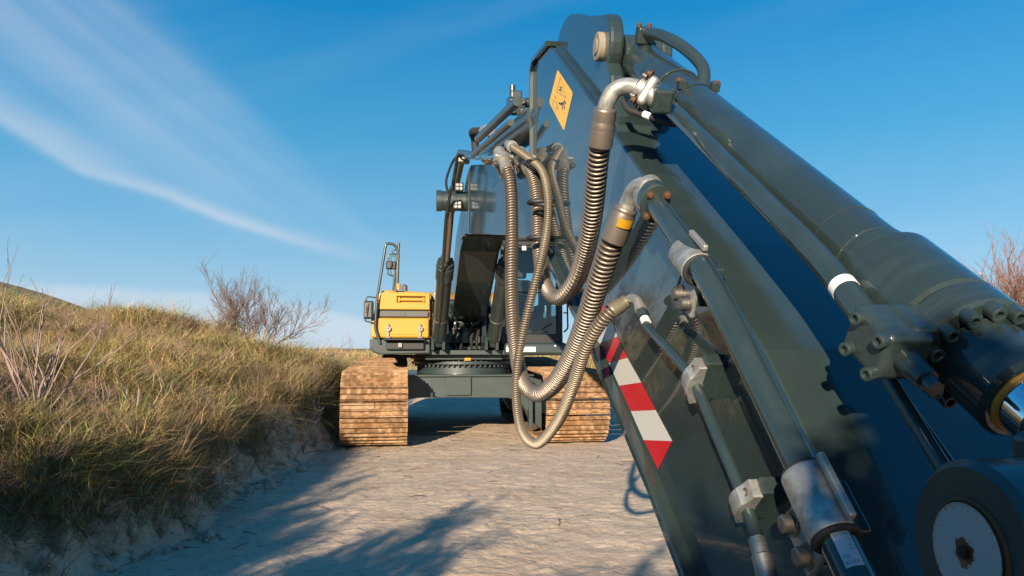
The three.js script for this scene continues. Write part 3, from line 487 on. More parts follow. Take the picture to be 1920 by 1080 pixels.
// ---- stick
const XL = -.24, XR = .24;
{
  const s = group('stick', ex);
  const side = [[8.44, 2.27], [8.50, 2.14], [8.895, 1.728], [9.236, 1.545], [9.70, 1.325], [10.413, .91], [10.68, .735], [11.30, .34], [11.55, .30], [11.68, .42], [11.66, .62], [11.35, .925], [11.02, 1.25], [10.67, 1.50], [10.21, 1.808], [9.811, 2.085], [8.985, 2.635], [8.90, 2.675], [8.50, 2.745], [8.445, 2.72]];
  mesh('stick_body', prof(side, XL, XR, .006), paint, s);
  // bottom plate standing proud of both side plates
  const bp = [[8.86, 1.755], [9.236, 1.545], [9.70, 1.325], [10.413, .91], [10.68, .735], [11.30, .34]]; const low = bp.map(([z, y]) => [z - .012, y - .028]).reverse();
  mesh('bottom_plate', prof([...bp, ...low], XL - .035, XR + .035, .005), paint, s);
  // tail edge strip
  mesh('tail_strip', prof([[8.425, 2.26], [8.44, 2.27], [8.445, 2.72], [8.50, 2.748], [8.90, 2.68], [8.91, 2.70], [8.49, 2.77], [8.428, 2.73]], XL - .02, XR + .02, .004), paint, s);
  // cylinder lugs
  const arc = (cz, cy, r, a0, a1, n = 14) => { const o = []; for (let i = 0; i <= n; i++) { const a = (a0 + (a1 - a0) * i / n) * Math.PI / 180; o.push([cz + r * Math.cos(a), cy + r * Math.sin(a)]); } return o; };
  const PINZ = 9.735, PINY = 2.345;
  const lug = [[8.84, 2.66], [8.90, 2.70], [8.98, 2.73], [9.08, 2.735], [9.18, 2.715], [9.32, 2.655], [9.50, 2.565], ...arc(PINZ, PINY, .115, 80, -50), [9.845, 2.20], [9.85, 2.12], [9.95, 1.96], [9.80, 2.06]];
  mesh('cylinder_lug', prof(lug, -.205, -.152, .012), paint, s);
  mesh('cylinder_lug', prof([[9.1, 2.62], [9.4, 2.50], ...arc(PINZ, PINY - .03, .095, 80, -50), [9.845, 2.16], [9.85, 2.12], [9.95, 1.96], [9.80, 2.06]], -.010, .03, .008), paint, s);
  mesh('lug_base', prof([[8.99, 2.645], [9.98, 1.985], [9.99, 1.96], [9.80, 2.06], [8.99, 2.60]].reverse(), -.225, -.1, .004), paint, s);
  mesh('lug_pin', turned([[-.01, .022, .052], [.022, .027, .030]], V(-.205, PINY, PINZ), V(-1, 0, 0), 36, .004), new THREE.MeshStandardMaterial({ color: lin(.42, .36, .28), map: zincTex, roughness: .7 }), s);
  // chevron tape on the side plate: stripes between an inner and an outer line
  const ni = [PX(1117, 562, XL), PX(1237, 879, XL)], no = [PX(1122, 570, XL), PX(1260, 828, XL)];
  const cut = [[1103, 607, 1131, 567], [1107, 613, 1149, 604], [1124, 644, 1157, 631], [1142, 681, 1176, 671], [1161, 723, 1202, 717], [1183, 771, 1229, 769], [1207, 825, 1260, 827], [1234, 880, 1236, 876]];
  for (let i = 0; i < cut.length - 1; i++) {
    const [a, b2, c2, d2] = cut[i], [e, f, g2, h] = cut[i + 1]; const o = .0008; const nX = V(-1, 0, 0);
    let P = [PX(a, b2, XL - o), PX(c2, d2, XL - o), PX(g2, h, XL - o), PX(e, f, XL - o)]; if (i === 0) P[0] = PX(1117, 590, XL - o), P[1] = PX(1124, 562, XL - o), P[3] = PX(1110, 616, XL - o);
    mesh('chevron_stripe', quad(P[0], P[1], P[2], P[3], .0006, nX), i % 2 ? whiteTape : redTape, s);
  }
  // crush warning sign
  const tx = canvasTex(256, 512, (x, w, h) => {
    x.fillStyle = '#e9b43c'; x.fillRect(0, 0, w, h); x.strokeStyle = '#2a2620'; x.lineWidth = 5;
    x.beginPath(); x.moveTo(60, 40); x.lineTo(196, 150); x.lineTo(60, 250); x.closePath(); x.stroke();
    x.lineWidth = 9; x.beginPath(); x.moveTo(78, 150); x.lineTo(110, 120); x.lineTo(98, 160); x.lineTo(130, 150); x.moveTo(96, 165); x.lineTo(84, 200); x.moveTo(100, 165); x.lineTo(124, 190); x.stroke();
    x.fillStyle = '#2a2620'; x.beginPath(); x.arc(190, 215, 16, 0, 7); x.fill(); x.lineWidth = 18; x.beginPath(); x.moveTo(178, 240); x.lineTo(150, 300); x.lineTo(120, 330); x.moveTo(160, 285); x.lineTo(185, 325); x.moveTo(178, 245); x.lineTo(205, 285); x.stroke();
    x.lineWidth = 6; x.beginPath(); x.moveTo(60, 330); x.lineTo(130, 400); x.stroke(); x.beginPath(); x.moveTo(50, 320); x.lineTo(76, 332); x.lineTo(60, 348); x.closePath(); x.fill(); x.beginPath(); x.moveTo(140, 410); x.lineTo(128, 386); x.lineTo(116, 402); x.closePath(); x.fill();
    x.lineWidth = 4; x.strokeRect(48, 395, 60, 80);
  });
  // rectangle lying along the stick, fitted to the photograph's corners
  const c0 = PX(1046, 130, XL), c1 = PX(1075, 174, XL), c2 = PX(1058, 246, XL), c3 = PX(1030, 192, XL);
  const rs = (pa, pb, t) => pa.clone().lerp(pb, t); const sh2 = new THREE.Shape(); const ux = c1.clone().sub(c0), uy = c3.clone().sub(c0);
  { const pts = []; const rad = .07; for (const [cx, cy, a0] of [[1 - rad, rad, -90], [1 - rad, 1 - rad, 0], [rad, 1 - rad, 90], [rad, rad, 180]]) for (let k = 0; k <= 4; k++) { const a = (a0 + k * 22.5) * Math.PI / 180; pts.push([cx + rad * Math.cos(a), cy + rad * Math.sin(a)]); }
    const bil = (u, v) => rs(rs(c0, c1, u), rs(c3, c2, u), v); const pos = [], uv = []; const cen = [.5, .5]; for (let i = 0; i < pts.length; i++) { const a = pts[i], b2 = pts[(i + 1) % pts.length]; for (const q of [cen, b2, a]) { const p = bil(...q); pos.push(XL - .0012, p.y, p.z); uv.push(q[0], 1 - q[1]); } }
    const g = new THREE.BufferGeometry(); g.setAttribute('position', new THREE.Float32BufferAttribute(pos, 3)); g.setAttribute('uv', new THREE.Float32BufferAttribute(uv, 2)); g.computeVertexNormals(); const sm = mesh('warning_sign', g, new THREE.MeshStandardMaterial({ map: tx, roughness: .45 }), s); sm.userData.label = 'yellow diamond-set warning sign with a figure and an arrow'; }
  // large hydraulic pipe along the side plate
  const XB = -.305; const bpx = [[1226, 378], [1330, 522], [1500, 868], [1604, 1085]]; const bpts = bpx.map(([x, y]) => PX(x, y, XB)); bpts.push(bpts[3].clone().add(bpts[3].clone().sub(bpts[2]).multiplyScalar(.8)));
  mesh('large_pipe', pipe(bpts, .0255, .12, 28), paint, s);
  const fl = (p, d, r, mat) => { };
  { // flange at its upper end
    const d = bpts[1].clone().sub(bpts[0]).normalize(), n = V(-1, 0, 0), w = d.clone().cross(n).normalize();
    const fsh = new THREE.Shape(); fsh.absellipse(0, 0, .034, .046, 0, Math.PI * 2); const fg = new THREE.ExtrudeGeometry(fsh, { depth: .03, bevelEnabled: true, bevelSize: .004, bevelThickness: .004, bevelSegments: 2, curveSegments: 18 }); fg.applyMatrix4(new THREE.Matrix4().makeBasis(n, w, n.clone().cross(w)).setPosition(bpts[0].clone().addScaledVector(d, n.clone().cross(w).dot(d) > 0 ? -.02 : .02)));
    mesh('pipe_flange', fg, paintFlat, s);
    const fz = fg.clone(); fz.translate(-d.x * .034, -d.y * .034, -d.z * .034); mesh('split_flange', fz, zinc, s);
    for (const [a, b2] of [[.021, .028], [-.021, .028], [.021, -.028], [-.021, -.028]]) mesh('flange_bolt', hexBolt(bpts[0].clone().addScaledVector(n, a).addScaledVector(w, b2).addScaledVector(d, .026), d, .008, .008), rustBolt, s);
  }
  const clamp2 = (px, py, pw, pxa, pya, k) => { // saddle clamp: half shell, lip, bolted ear
    const c = PX(px, py, XB), c3 = PX(pxa, pya, XB), d = c3.clone().sub(c).normalize(); const n = V(-1, 0, 0), w = n.clone().cross(d).normalize(); const len = pw;
    const sg = new THREE.Shape(); const ro = .0355, ri = .0275; sg.absarc(0, 0, ro, -.30 * Math.PI, .62 * Math.PI, false); const hp = []; for (let i = 0; i <= 18; i++) { const a = (.62 - .92 * i / 18) * Math.PI; hp.push(new THREE.Vector2(ri * Math.cos(a), ri * Math.sin(a))); } hp.forEach(p => sg.lineTo(p.x, p.y)); sg.closePath();
    const mk = (shape, l, off) => { const g = new THREE.ExtrudeGeometry(shape, { depth: l, bevelEnabled: true, bevelSize: .0015, bevelThickness: .0015, bevelSegments: 2, curveSegments: 20 }); const ez = n.clone().cross(w); const sgn = ez.dot(d) > 0; g.translate(0, 0, -l / 2); g.applyMatrix4(new THREE.Matrix4().makeBasis(n, w, ez).setPosition(c)); return g; };
    const W = w.y < 0 ? -1 : 1; // ear towards the stick's lower edge
    const shell = mk(sg, len, 0);
    const ear = new RoundedBoxGeometry(.012, .084, len * .98, 2, .004); const ez = n.clone().cross(w); ear.translate(-.006, -W * .072, 0); ear.applyMatrix4(new THREE.Matrix4().makeBasis(n, w, ez).setPosition(c));
    const lip = new RoundedBoxGeometry(.012, .014, len * 1.05, 2, .004); lip.translate(-.006, W * .048, 0); lip.applyMatrix4(new THREE.Matrix4().makeBasis(n, w, ez).setPosition(c));
    mesh('saddle_clamp', [shell, ear], zinc, s); mesh('clamp_lip', [lip], zinc, s);
    const rg = new THREE.TorusGeometry(.030, .006, 10, 30); rg.translate(0, 0, len * .53); rg.applyMatrix4(new THREE.Matrix4().makeBasis(n, w, ez).setPosition(c)); const rg2 = new THREE.TorusGeometry(.030, .006, 10, 30); rg2.translate(0, 0, -len * .53); rg2.applyMatrix4(new THREE.Matrix4().makeBasis(n, w, ez).setPosition(c)); mesh('clamp_rubber', [rg, rg2], rubber, s);
    const base = new RoundedBoxGeometry(.05, .09, len * .86, 2, .005); base.translate(-.037, -W * .045, 0); base.applyMatrix4(new THREE.Matrix4().makeBasis(n, w, ez).setPosition(c)); mesh('clamp_seat', base, paint, s);
    for (const o of [-.27, .27]) mesh('clamp_bolt', hexBolt(c.clone().addScaledVector(w, -W * .088).addScaledVector(ez, o * len).addScaledVector(n, .001), n, .0165, .017), boltZinc, s);
  };
  clamp2(1297, 490, .088, 1330, 530, 0); clamp2(1537, 947, .105, 1565, 1005, 1);
  // thin pipe
  const XS = -.29; const sp = [[1187, 562], [1200, 578], [1210, 606], [1262, 664], [1300, 713], [1342, 808], [1390, 922], [1428, 1040], [1440, 1090]].map(([x, y]) => PX(x, y, XS));
  mesh('thin_pipe', sweep(new THREE.CatmullRomCurve3(sp.slice(1), false, 'centripetal').getPoints(70), .0118, 18), paint, s);
  mesh('elbow_fitting', [sweep(new THREE.CatmullRomCurve3([PX(1174, 565, XS - .010), PX(1184, 560, XS - .006), PX(1194, 563, XS), PX(1201, 580, XS)]).getPoints(20), .0125, 16), cylBetween(PX(1199, 574, XS), PX(1203, 584, XS), .017, .017, 6)], zinc, s);
  mesh('pipe_nut', cylBetween(PX(1202, 582, XS), PX(1207, 596, XS), .0165, .0165, 6), paintFlat, s);
  mesh('pipe_label', sweep([PX(1208.5, 598, XS), PX(1212, 606, XS)], .0125, 18), white, s);
  const jaw = (px, py, pxa, pya) => { const c = PX(px, py, XS), d = PX(pxa, pya, XS).sub(c).normalize(), n = V(-1, 0, 0), w = n.clone().cross(d).normalize(), ez = n.clone().cross(w), W = w.y < 0 ? -1 : 1;
    const bz = (g) => { g.applyMatrix4(new THREE.Matrix4().makeBasis(n, w, ez).setPosition(c)); return g; };
    const sg = new THREE.Shape(); sg.moveTo(-.008, -.046); sg.lineTo(.004, -.048); sg.quadraticCurveTo(.010, -.03, .018, -.02); sg.quadraticCurveTo(.024, 0, .018, .02); sg.quadraticCurveTo(.010, .03, .006, .048); sg.lineTo(-.008, .048); sg.closePath(); const h = new THREE.Path(); h.absarc(0, 0, .0122, 0, Math.PI * 2, true); sg.holes.push(h);
    const g = new THREE.ExtrudeGeometry(sg, { depth: .030, bevelEnabled: true, bevelSize: .003, bevelThickness: .003, bevelSegments: 3, curveSegments: 20 }); g.translate(0, 0, -.015); mesh('jaw_clamp', bz(g), zinc, s);
    for (const o of [-.034, .034]) mesh('clamp_screw', capScrew(c.clone().addScaledVector(w, o).addScaledVector(n, .005), n, .0085, .010), rustBolt, s);
    const bs = new RoundedBoxGeometry(.045, .10, .034, 2, .004); bs.translate(-.030, W * .012, 0); mesh('clamp_seat', bz(bs), paint, s); };
  jaw(1303, 714, 1320, 752); jaw(1398, 940, 1408, 972);
  mesh('end_fitting', [cylBetween(sp[7].clone().lerp(sp[6], .25), sp[7], .0155, .0155, 6), cylBetween(sp[7], sp[8], .018, .018, 6)], zinc, s);
  // printed label on the large pipe
  const lt = canvasTex(128, 160, (x, w, h) => { x.fillStyle = '#aab2b6'; x.fillRect(0, 0, w, h); x.fillStyle = '#30363c'; x.font = '20px sans-serif'; x.fillText('360-5 (R44)', 10, 26); x.fillText('STKA', 12, 122); x.fillText('V03.19658', 12, 148); x.font = '12px sans-serif'; x.fillText('VAL', 80, 74); x.fillText('0044', 80, 90); });
  { const a = PX(1570, 1014, XB), d = bpts[3].clone().sub(bpts[2]).normalize(), c = PX(1585, 1045, XB); const g = new THREE.CylinderGeometry(.0262, .0262, .055, 24, 1, true, -.1, 1.0); const y = d.clone().negate(), toCam = camL.clone().sub(c); toCam.addScaledVector(y, -toCam.dot(y)).normalize(); const x = y.clone().cross(toCam).normalize(); g.rotateY(-.1); g.applyMatrix4(new THREE.Matrix4().makeBasis(x, y, toCam).setPosition(c)); mesh('pipe_label', g, new THREE.MeshStandardMaterial({ map: lt, roughness: .4 }), s); }
  // link pin boss at the rod end
  const lk = group('bucket_link', ex); const pc = PX(1818, 1035, -.30);
  mesh('link_boss', turned([[0, .09, .098]], V(-.21, pc.y, pc.z), V(-1, 0, 0), 64, .008), paintFlat, lk);
  mesh('link_arm', [prof([[pc.z - .05, pc.y + .07], [pc.z + .05, pc.y + .085], [pc.z + .30, pc.y - .35], [pc.z + .20, pc.y - .42], [pc.z - .06, pc.y - .08]], -.285, -.225, .008)], paintFlat, lk);
  mesh('link_boss', turned([[0, .09, .098]], V(.30, pc.y, pc.z), V(-1, 0, 0), 40, .008), paintFlat, lk);
  const pinTex = canvasTex(256, 256, (x, w, h) => { x.fillStyle = '#a9a6a3'; x.fillRect(0, 0, w, h); const q = mulberry(5); for (let i = 0; i < 700; i++) { const a = q() * 6.283, r = 128 - Math.pow(q(), 3) * 30 * (.4 + .6 * Math.abs(Math.sin(a * 1.5))); x.fillStyle = `rgba(${110 + q() * 50},${70 + q() * 30},${30 + q() * 20},${.10 + q() * .35})`; const s2 = 1 + q() * 4; x.fillRect(128 + r * Math.cos(a), 128 + r * Math.sin(a), s2, s2); } x.fillStyle = '#5a3216'; x.beginPath(); for (let i = 0; i <= 28; i++) { const a = i / 28 * 6.283, r = 28 + 12 * q(); const px = 124 + r * Math.cos(a), py = 128 + r * Math.sin(a); i ? x.lineTo(px, py) : x.moveTo(px, py); } x.fill(); x.fillStyle = '#7c4a1e'; x.fillRect(108, 150, 26, 22); for (let i = 0; i < 260; i++) { x.fillStyle = `rgba(${90 + q() * 60},${50 + q() * 30},20,.4)`; const a = q() * 6.283, r = 44 * Math.sqrt(q()); x.fillRect(124 + r * Math.cos(a), 128 + r * Math.sin(a), 2, 2); } });
  const disc = new THREE.CircleGeometry(.052, 48); disc.rotateY(-Math.PI / 2); disc.translate(-.3052, pc.y, pc.z); mesh('pin_face', disc, new THREE.MeshStandardMaterial({ map: pinTex, roughness: .5 }), lk);
  mesh('link_pin', [cylBetween(V(-.3045, pc.y, pc.z), V(.31, pc.y, pc.z), .0535, .0535, 48), turned([[0, .004, .007]], V(-.3055, pc.y, pc.z), V(-1, 0, 0), 14, .001)], rustMat, lk);
  mesh('pin_ring', (() => { const g = new THREE.TorusGeometry(.055, .0035, 8, 48); g.rotateY(Math.PI / 2); g.translate(-.300, pc.y, pc.z); return g; })(), rustBolt, lk);
}
// ---- bucket cylinder lying on the stick
{
  const XC = -.08; const c = group('bucket_cylinder', ex); const A = V(XC, 2.293, 9.77), B = V(XC, 1.07, 11.63); const d = B.clone().sub(A).normalize(), len = A.distanceTo(B);
  const at = s => A.clone().addScaledVector(d, s); const nx = V(1, 0, 0), nu = d.clone().cross(nx).normalize(); if (nu.y < 0) nu.negate(); // nu: up off the stick
  const ring = (s, r, h, a) => at(s).addScaledVector(nx, -Math.cos(a) * (r + h)).addScaledVector(nu, Math.sin(a) * (r + h));
  const hoop = (s, r, w) => orient(new THREE.TorusGeometry(r, w, 10, 60).rotateX(Math.PI / 2), at(s), d);
  mesh('barrel_eye', [cylBetween(V(-.148, A.y, A.z), V(-.015, A.y, A.z), .082, .082, 36)], paint, c);
  mesh('barrel', [turned([[.05, .47, .0725], [.47, 1.62, .0700], [1.62, 1.672, .0722]], A, d, 72, .004), hoop(.47, .0725, .0035), hoop(1.53, .0702, .0011)], paint, c);
  mesh('gland', turned([[1.672, 1.846, .0885], [1.850, 1.910, .0900]], A, d, 72, .006), paint, c);
  mesh('head', turned([[1.910, 2.022, .0665]], A, d, 64, .007), paint, c);
  for (let k = 0; k < 14; k++) { const a = k / 14 * Math.PI * 2 + .12; mesh('gland_screw', capScrew(ring(1.910, .0775, 0, a), d, .0115, .024), paint, c); }
  mesh('wiper_seal', turned([[2.015, 2.027, .0535]], A, d, 56, .003), sealOrange, c);
  mesh('chrome_rod', turned([[1.98, 2.070, .0475]], A, d, 56, .002), chrome, c);
  mesh('painted_rod', turned([[2.066, len - .06, .0485]], A, d, 48, .004), paint, c);
  mesh('rod_eye', [cylBetween(V(XC - .09, B.y, B.z), V(XC + .09, B.y, B.z), .09, .09, 40), rbox(-.20, -.04, B.y + .00, B.y + .085, B.z - .07, B.z + .05, .012)], paintFlat, c);
  // feed pipe beside the barrel
  const f0 = ring(.51, .07, .033, .22), f1 = ring(1.64, .07, .036, .10), f2 = ring(1.81, .078, .038, .0);
  mesh('feed_pipe', pipe([f0, f1, f2], .0228, .2, 24), paint, c);
  mesh('feed_label', sweep([f1.clone().lerp(f2, .45), f1.clone().lerp(f2, .57)], .0232, 24), white, c);
  const box = (p, sx, sd, su, name, mat, rr = .008) => { const g = new RoundedBoxGeometry(sx, sd, su, 2, rr); g.applyMatrix4(new THREE.Matrix4().makeBasis(nx, d, nx.clone().cross(d)).setPosition(p)); return mesh(name, g, mat, c); };
  const blk = ring(1.876, .078, .041, .0); box(blk, .078, .10, .078, 'port_block', paintFlat, .012); box(ring(1.876, .064, .018, .05), .064, .078, .082, 'port_neck', paint, .01);
  for (const [a, b2] of [[-.028, .027], [-.028, -.027], [.036, .028], [.036, -.028]]) mesh('port_screw', capScrew(blk.clone().addScaledVector(d, a + .005).addScaledVector(nx, -.038).addScaledVector(nu, b2), V(-1, 0, 0).addScaledVector(d, .35), .0105, .017), paintFlat, c);
  mesh('block_nipple', [cylBetween(blk.clone().addScaledVector(d, .05), blk.clone().addScaledVector(d, .10), .020, .016, 18), cylBetween(blk.clone().addScaledVector(d, .10), blk.clone().addScaledVector(d, .12), .0125, .0125, 6)], paintFlat, c);
  mesh('return_pipe', [sweep([ring(1.75, .08, .02, -.9), at(2.1).addScaledVector(nx, -.11).addScaledVector(nu, -.10)], .011, 12)], paintFlat, c);
  mesh('return_pipe', [sweep([ring(1.75, .08, .03, -1.1), at(2.1).addScaledVector(nx, -.08).addScaledVector(nu, -.115)], .009, 12)], paintFlat, c);
  // band strap with its two ears
  mesh('strap_band', [orient(new THREE.CylinderGeometry(.0722, .0722, .026, 60, 1, true), at(.625), d), hoop(.612, .0718, .0012), hoop(.638, .0718, .0012)], paint, c);
  for (const a of [.95, 2.25]) { box(ring(.625, .07, .011, a), .026, .024, .028, 'strap_ear', paint, .004); mesh('strap_bolt', [hexBolt(ring(.625, .07, .020, a), nx.clone().multiplyScalar(-1).addScaledVector(nu, .5), .0092, .012)], rustBolt, c); }
  // crossover pipe over the top
  mesh('crossover_pipe', sweep(new THREE.CatmullRomCurve3([ring(.10, .07, .040, 1.45), ring(.18, .07, .050, 1.6), ring(.34, .07, .050, 1.9), ring(.46, .07, .034, 2.3), ring(.53, .064, .0, 2.6)]).getPoints(40), .0195, 20), paint, c);
  box(ring(.085, .064, .036, 1.4), .056, .046, .056, 'top_port', paintFlat, .008); for (const x of [-.018, .018]) mesh('port_bolt', hexBolt(ring(.085, .064, .064, 1.4).addScaledVector(nx, x), nu, .0085, .011), rustBolt, c);
  // side port with its split flange where the upper hose starts
  const sp = PT(1238, 186, 2.05); box(sp.clone().lerp(ring(.52, .05, .0, .3), .45), .05, .06, .06, 'port_neck', paint, .01); box(sp, .052, .066, .066, 'side_port', paint, .01);
  const fp = PT(1205, 168, 2.07); const fd = sp.clone().sub(fp).normalize();
  mesh('hose_flange', [orient(new RoundedBoxGeometry(.066, .030, .085, 3, .013), fp.clone().addScaledVector(fd, .02), fd), cylBetween(fp.clone().addScaledVector(fd, -.01), sp, .030, .030, 24)], zinc, c);
  for (const [a, b2] of [[.023, .030], [.023, -.030], [-.023, .030], [-.023, -.030]]) { const ux = V(0, 1, 0).cross(fd).normalize(), uz = ux.clone().cross(fd); mesh('flange_bolt', hexBolt(fp.clone().addScaledVector(ux, a).addScaledVector(uz, b2), fd.clone().negate(), .008, .012), boltZinc, c); mesh('flange_bolt', hexBolt(sp.clone().addScaledVector(ux, a * 1.4).addScaledVector(uz, b2 * 1.3).addScaledVector(fd, -.045), fd.clone().negate(), .009, .012), rustBolt, c); }
  mesh('sensor_cable', [tube([PT(1168, 190, 2.45), PT(1178, 205, 2.42), PT(1195, 212, 2.40), PT(1225, 221, 2.37), PT(1262, 232, 2.3), PT(1300, 230, 2.25)], .010, 50, 10)], rubber, c);
  mesh('cable_ferrule', cylBetween(PT(1207, 214, 2.387), PT(1220, 219, 2.374), .0115, .0115, 14), white, c);
}
// ---- three armoured hoses looping from the stick to the boom
{
  const mk = (name, pts, OD, pitch, wire, mat, ferr) => {
    const h = group('hydraulic_hose', ex); const P = pts.map(p => PT(...p)); const cv = new THREE.CatmullRomCurve3(P, false, 'centripetal'); const L = cv.getSpacedPoints(140);
    mesh('hose_core', sweep(L, OD / 2 - wire * 1.5, 16), hoseMat, h);
    mesh('spring_guard', helix(P, OD / 2 - wire, wire, pitch), mat, h);
    return { h, P };
  };
  // upper hose
  const a = mk('upper', [[1128, 250, 2.15], [1122, 290, 2.20], [1111, 400, 2.38], [1098, 470, 2.55], [1078, 528, 2.78], [1046, 558, 3.1], [1021, 530, 3.4], [1009, 450, 3.65], [1007, 380, 3.8], [1000, 335, 3.92], [990, 312, 4.0]], .066, .0165, .0048, coilMat);
  mesh('elbow', sweep(new THREE.CatmullRomCurve3([PT(1198, 165, 2.07), PT(1172, 162, 2.09), PT(1152, 170, 2.10), PT(1140, 188, 2.11), PT(1135, 204, 2.12)]).getPoints(30), .0228, 24), zinc, a.h);
  mesh('ferrule', [lathe([[.023, 0], [.030, .003], [.032, .010], [.032, .038], [.0305, .040], [.0335, .046], [.0335, .060], [.0325, .062], [.0340, .065], [.0340, .105], [.033, .11]], PT(1135.5, 201, 2.12), PT(1126, 268, 2.16).sub(PT(1135.5, 201, 2.12)), 32)], coilMat, a.h);
  // middle hose
  const b = mk('middle', [[1158, 425, 2.03], [1148, 452, 2.05], [1126, 515, 2.13], [1100, 596, 2.28], [1070, 672, 2.5], [1035, 724, 2.75], [1004, 738, 3.0], [979, 712, 3.25], [965, 640, 3.5], [959, 540, 3.7], [960, 430, 3.85], [957, 345, 3.95], [950, 312, 4.0]], .066, .0155, .0046, coilMat);
  mesh('elbow', sweep(new THREE.CatmullRomCurve3([PT(1215, 352, 1.9), PT(1203, 349, 1.93), PT(1190, 357, 1.96), PT(1180, 376, 1.99), PT(1174, 391, 2.0)]).getPoints(30), .0225, 22), zinc, b.h);
  mesh('ferrule', [lathe([[.024, 0], [.031, .003], [.031, .012], [.028, .014], [.033, .02], [.033, .045], [.0345, .048], [.0345, .095], [.033, .098]], PT(1175, 388, 2.0), PT(1152, 444, 2.03).sub(PT(1175, 388, 2.0)), 32)], coilMat, b.h);
  { const p0 = PT(1168, 405, 2.0), p1 = PT(1162, 420, 2.01); const dd = p1.clone().sub(p0).normalize(); const y = dd.clone().negate(), tc = camL.clone().sub(p0); tc.addScaledVector(y, -tc.dot(y)).normalize(); const xx = y.clone().cross(tc); const g = new THREE.CylinderGeometry(.0336, .0336, .024, 24, 1, true, -.2, 1.3); g.applyMatrix4(new THREE.Matrix4().makeBasis(xx, y, tc).setPosition(p0.clone().lerp(p1, .4))); mesh('hose_tag', g, yellow, b.h); }
  // thin hose
  const XH = -.30;
  const t = mk('thin', [[1152, 579, 2.10], [1132, 598, 2.11], [1100, 648, 2.18], [1076, 718, 2.32], [1046, 790, 2.58], [1003, 832, 2.85], [976, 800, 3.05], [968, 720, 3.2], [978, 636, 3.25], [996, 560, 3.25], [1014, 490, 3.3], [1026, 430, 3.42], [1028, 370, 3.52], [1015, 318, 3.7], [985, 292, 3.85], [962, 276, 3.95]], .040, .0105, .0030, coilMat2);
  mesh('ferrule', [lathe([[.0001, 0], [.013, 0], [.019, .003], [.019, .016], [.0165, .018], [.021, .024], [.021, .06], [.0195, .063]], PX(1176, 564, XH), PT(1145, 584, 2.10).sub(PX(1176, 564, XH)), 28)], coilMat2, t.h);
  // boom-side ends
  for (const [hh, x0, y0, x1, y1, tt, r] of [[a.h, 994, 320, 975, 285, 3.98, .036], [b.h, 952, 320, 936, 284, 3.98, .034], [t.h, 966, 278, 953, 270, 3.95, .022]]) {
    const p0 = PT(x0, y0, tt), p1 = PT(x1, y1, tt + .15), dd = p1.clone().sub(p0).normalize();
    mesh('end_fitting', [cylBetween(p0, p0.clone().lerp(p1, .45), r, r * .92, 20), cylBetween(p0.clone().lerp(p1, .4), p0.clone().lerp(p1, .62), r * 1.35, r * 1.35, 20), cylBetween(p0.clone().lerp(p1, .6), p1, r * .95, r * .95, 20), ...(r > .03 ? [orient(new RoundedBoxGeometry(.11, .03, .08, 3, .012), p0.clone().lerp(p1, .5), dd)] : [])], zinc, hh);
    if (r > .03) for (const s of [-.04, .04]) { const ux = V(0, 0, 1).cross(dd).normalize(); mesh('flange_bolt', hexBolt(p0.clone().lerp(p1, .4).addScaledVector(ux, s).add(V(-.01, 0, .02)), dd.clone().negate(), .012, .014), boltZinc, hh); }
    mesh('feed_stub', sweep([p1, p1.clone().add(V(.02, .03, -.25)), p1.clone().add(V(.12, .05, -.75))], r * .9, 14), paint, hh);
  }
  // plastic ties holding thin and upper hose together
  for (const [x, y, tt] of [[1015, 380, 3.62], [1015, 447, 3.5]]) { const g = new THREE.TorusGeometry(.05, .006, 8, 28); g.rotateX(Math.PI / 2); g.scale(1.25, 1.6, .9); const p = PT(x, y, tt); g.translate(p.x, p.y, p.z); mesh('cable_tie', g, black, t.h); }
  { const g = new THREE.TorusGeometry(.03, .005, 8, 24); g.rotateX(Math.PI / 2); const p = PT(1000, 302, 3.78); g.translate(p.x, p.y, p.z); mesh('cable_tie', g, black, t.h); }
}
// ------------------------------------------------------------------ vegetation
const rv = mulberry(4242); const Q = (a, b) => a + (b - a) * rv();
// grass tufts: many separate bent blades
function tuft(n, h0, h1, spread, lean, wid, greens, dry, seg = 3) {
  const pos = [], col = [], nor = [], idx = [];
  for (let b = 0; b < n; b++) {
    const a = rv() * 6.283, r = spread * Math.sqrt(rv()), x = r * Math.cos(a), z = r * Math.sin(a), h = Q(h0, h1), da = rv() < .55 ? rv() * 6.283 : a + Q(-.9, .9), ln = Math.min(1.5, lean * Q(.2, 1.5)), w = wid * Q(.6, 1.3);
    const k = rv(), c = k < greens ? [.15 * Q(.7, 1.3), .15 * Q(.7, 1.3), .03] : dry(rv()); const dx = Math.cos(da), dz = Math.sin(da), sx = -dz, sz = dx; const S = seg, base = pos.length / 3, droop = Q(.1, 1.5);
    for (let i = 0; i <= S; i++) {
      const t = i / S, out = ln * t * t * h * 1.2 + .12 * ln * t * h, y = h * t * (1 - droop * .42 * t * t), ww = w * (1 - t * .85) * .5, tw = Q(-.035, .035) * t;
      const px = x + dx * out + sx * tw, pz = z + dz * out + sz * tw; const cc = c;
      if (i < S) { pos.push(px - sx * ww, y, pz - sz * ww, px + sx * ww, y, pz + sz * ww); col.push(...cc, ...cc); }
      else { pos.push(px, y, pz); col.push(...cc); }
    }
    for (let i = 0; i < S - 1; i++) { const o = base + i * 2; idx.push(o, o + 1, o + 2, o + 1, o + 3, o + 2); } const o = base + (S - 1) * 2; idx.push(o, o + 1, o + 2);
  }
  const g = new THREE.BufferGeometry(); g.setAttribute('position', new THREE.Float32BufferAttribute(pos, 3)); g.setAttribute('color', new THREE.Float32BufferAttribute(col, 3)); g.setIndex(idx); g.computeVertexNormals(); return g;
}
